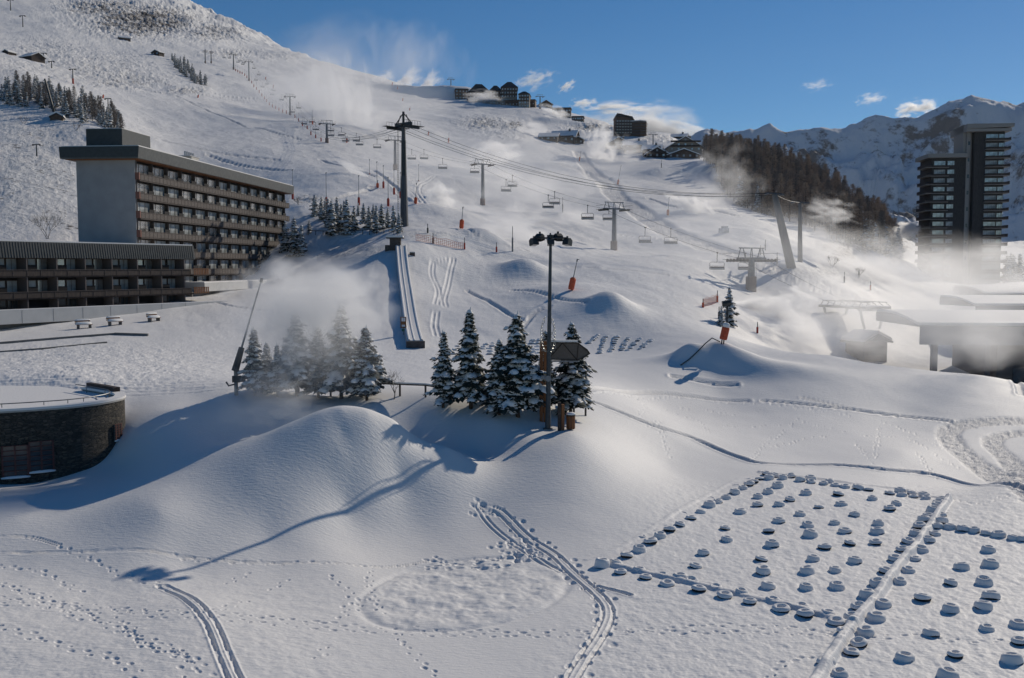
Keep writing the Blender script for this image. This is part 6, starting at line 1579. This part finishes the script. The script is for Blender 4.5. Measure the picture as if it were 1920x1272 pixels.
# the middle slope
spray(1296, 392, 290, 46, 36, 8, 2.8, "bright plume blowing right from the gun beside the wood", 1.5, -.5, 1.0, lo=.24, hi=.62)
spray(1330, 360, 300, 90, 70, 14, .6, "thin veil around the plume beside the wood", 1.6, 0, 0, lo=.35, hi=.7)
spray(1370, 330, 330, 60, 60, 12, .4, "veil drifting in front of the left end of the wood", 1.6, 0, 0, lo=.35, hi=.7)
spray(928, 288, 440, 50, 24, 10, 3.6, "white plume above the mid-slope chairlift pylon", 1.6, .0, 0, lo=.30, hi=.66)
spray(940, 330, 380, 90, 50, 20, .7, "wide thin veil under the plume above the mid pylon", 1.6, 0, 0, lo=.36, hi=.7)
spray(824, 370, 250, 32, 28, 6, 3.2, "rounded plume right of the tall dark mast", 1.6, -.3, 0, lo=.30, hi=.66)
spray(880, 395, 250, 55, 34, 8, 1.1, "plume above the orange gun beside the left dome", 1.6, -.2, 0, lo=.34, hi=.7)
spray(950, 440, 200, 100, 55, 12, 1.3, "veil of blown snow over the left domes", 1.6, 0, 0, lo=.36, hi=.7)
spray(1010, 400, 260, 130, 80, 25, 1.2, "thin veil across the chairs in mid-slope", 1.6, 0, 0, lo=.38, hi=.7)
spray(665, 320, 300, 44, 9, 3, 2.4, "narrow low jet running down to the orange gun left of the mast", 1.6, -.55, 0, lo=.26, hi=.6)
spray(612, 290, 430, 12, 34, 4, 2.2, "narrow upright jet below the misty pylon", 1.6, 0, 0, lo=.26, hi=.6)
spray(640, 190, 560, 60, 85, 25, 1.2, "tall faint column of snow dust over the misty pylon", 1.5, .1, 0, lo=.34, hi=.72, stretch=(1.8, 1, .5))
spray(590, 180, 620, 120, 70, 30, 1.1, "broad faint haze of snow dust around the upper chairs", 1.5, 0, 0, lo=.36, hi=.72)
spray(680, 235, 520, 60, 45, 15, 1.0, "snow dust plume above the second chair group", 1.5, .5, 0, lo=.34, hi=.7)
# the skyline
for x, y_, rx, ry, a, dn, lab in ((712, 148, 30, 14, .3, 1.3, "left of three white jets on the skyline"), (766, 150, 27, 18, .35, 1.5, "middle of three white jets on the skyline"), (806, 155, 24, 15, .55, 1.4, "right of three white jets on the skyline")):
    spray(x, y_, 1150, rx, ry, 12, dn, lab, 1.5, a, 1.0, lo=.22, hi=.6)
spray(600, 100, 1300, 150, 60, 60, .35, "faint dust blown high above the skyline", 1.6, .2, 0, lo=.36, hi=.75, stretch=(1, 1, .5))
spray(760, 110, 1250, 130, 60, 60, .5, "faint dust above the three skyline jets", 1.6, -.1, 0, lo=.36, hi=.75, stretch=(1.6, 1, .4))
spray(905, 182, 940, 40, 12, 12, 1.8, "white jet in front of the skyline hamlet", 1.5, 0, 0, lo=.28, hi=.64)
spray(1040, 212, 850, 34, 12, 14, 1.6, "dust in front of the grey row blocks", 1.5, -.3, 0, lo=.3, hi=.66)
spray(996, 250, 650, 32, 18, 10, 1.7, "puff left of the lone large chalet", 1.5, 0, 0, lo=.3, hi=.66)
spray(1128, 270, 560, 30, 34, 10, 2.2, "white column between the lone chalet and the misty ones", 1.5, .1, 0, lo=.28, hi=.64)
spray(1170, 280, 550, 52, 24, 10, 1.1, "veil half hiding the left chalets of the row", 1.6, 0, 0, lo=.32, hi=.68)
spray(1390, 705, 104, 130, 26, 3, .8, "low spindrift blowing off the near snow ridge", 1.7, -.15, 0, lo=.34, hi=.68)
# haze: the air between the camera and the far range
hz_ = MB().box(-7000, -120, -40, 7000, 7200, 1500).build("haze", mat("haze_air", (1, 1, 1)))
hm = MATS["haze_air"]; t = hm.node_tree; t.nodes.clear(); o_ = t.nodes.new("ShaderNodeOutputMaterial"); v_ = t.nodes.new("ShaderNodeVolumePrincipled"); v_.inputs["Density"].default_value = 0.000012; v_.inputs["Color"].default_value = (.80, .88, 1, 1); v_.inputs["Anisotropy"].default_value = .3; t.links.new(v_.outputs[0], o_.inputs["Volume"])
tag(hz_, "pale mountain air", None, None, "stuff")
# clouds behind the ridge
def cloud(px, py, rx, ry, dens, lab, Y=9000, scale=1.8, lo=.40, hi=.62, depth=260, tilt=0.0, soft=.8):
    spray(px, py, Y, rx, ry, depth, dens, lab, scale, tilt, 0, "cloud", lo, hi, .5, (1.0, 1.0, 1.0), "cloud", soft=soft)
cloud(1195, 240, 105, 44, 4.5, "big white cloud rising behind the raked-roof block", scale=1.5, lo=.26, hi=.5)
cloud(1252, 252, 70, 30, 4.5, "right-hand tail of the big white cloud touching the range", scale=1.5, lo=.26, hi=.5, tilt=-.25)
cloud(1160, 203, 60, 10, 4, "thin flat cloud above the big one", lo=.42, hi=.6)
cloud(1718, 204, 34, 15, 4, "bright little cloud behind the highest peak", scale=1.8, lo=.34, hi=.54, Y=8600)
cloud(1002, 150, 42, 16, 1.7, "small ragged wisp above the hamlet", scale=2.2, lo=.44, hi=.62, tilt=.3)
cloud(1062, 163, 18, 7, 2.2, "tiny wisp right of the ragged one", scale=2.0, lo=.42, hi=.62, tilt=.4)
cloud(1094, 195, 26, 9, 2.4, "faint puff left of the thin flat cloud", scale=2.0, lo=.42, hi=.62)
cloud(1632, 186, 24, 12, 1.1, "small wisp above the first sharp peak", scale=2.0, lo=.44, hi=.62)
cloud(1532, 160, 28, 9, .8, "faint wisp in the open sky left of the sharp peak", scale=2.2, lo=.45, hi=.62)
spray(1850, 640, 105, 120, 70, 4, .5, "veil in front of the arcade's brown front", 1.6, 0, 0, lo=.30, hi=.7)
spray(1600, 500, 230, 120, 50, 15, 1.2, "thin drift over the bare bank right of the upright mast", 1.6, 0, 0, lo=.34, hi=.7)
# thin backlit dust lying over whole stretches of the slope
def veil(px, py, Y, rx, ry, rdm, dens, label): return spray(px, py, Y, rx, ry, rdm, dens, label, 1.1, 0, 0, "snow_haze", lo=-.30, hi=.7)
veil(1310, 500, 195, 220, 105, 50, .15, "thin bright haze over the middle of the piste")
veil(1740, 585, 122, 240, 110, 5, .30, "bright haze in front of the arcade roofs")
veil(1660, 530, 240, 240, 85, 30, .20, "bright haze between the wood and the tower")
veil(640, 210, 560, 180, 90, 80, .15, "thin haze of snow dust over the upper chairlift")
veil(900, 360, 330, 260, 90, 60, .18, "thin haze over the mid-slope chairs")
veil(585, 620, 69, 140, 120, 4, .30, "fine haze around the left tree clump")
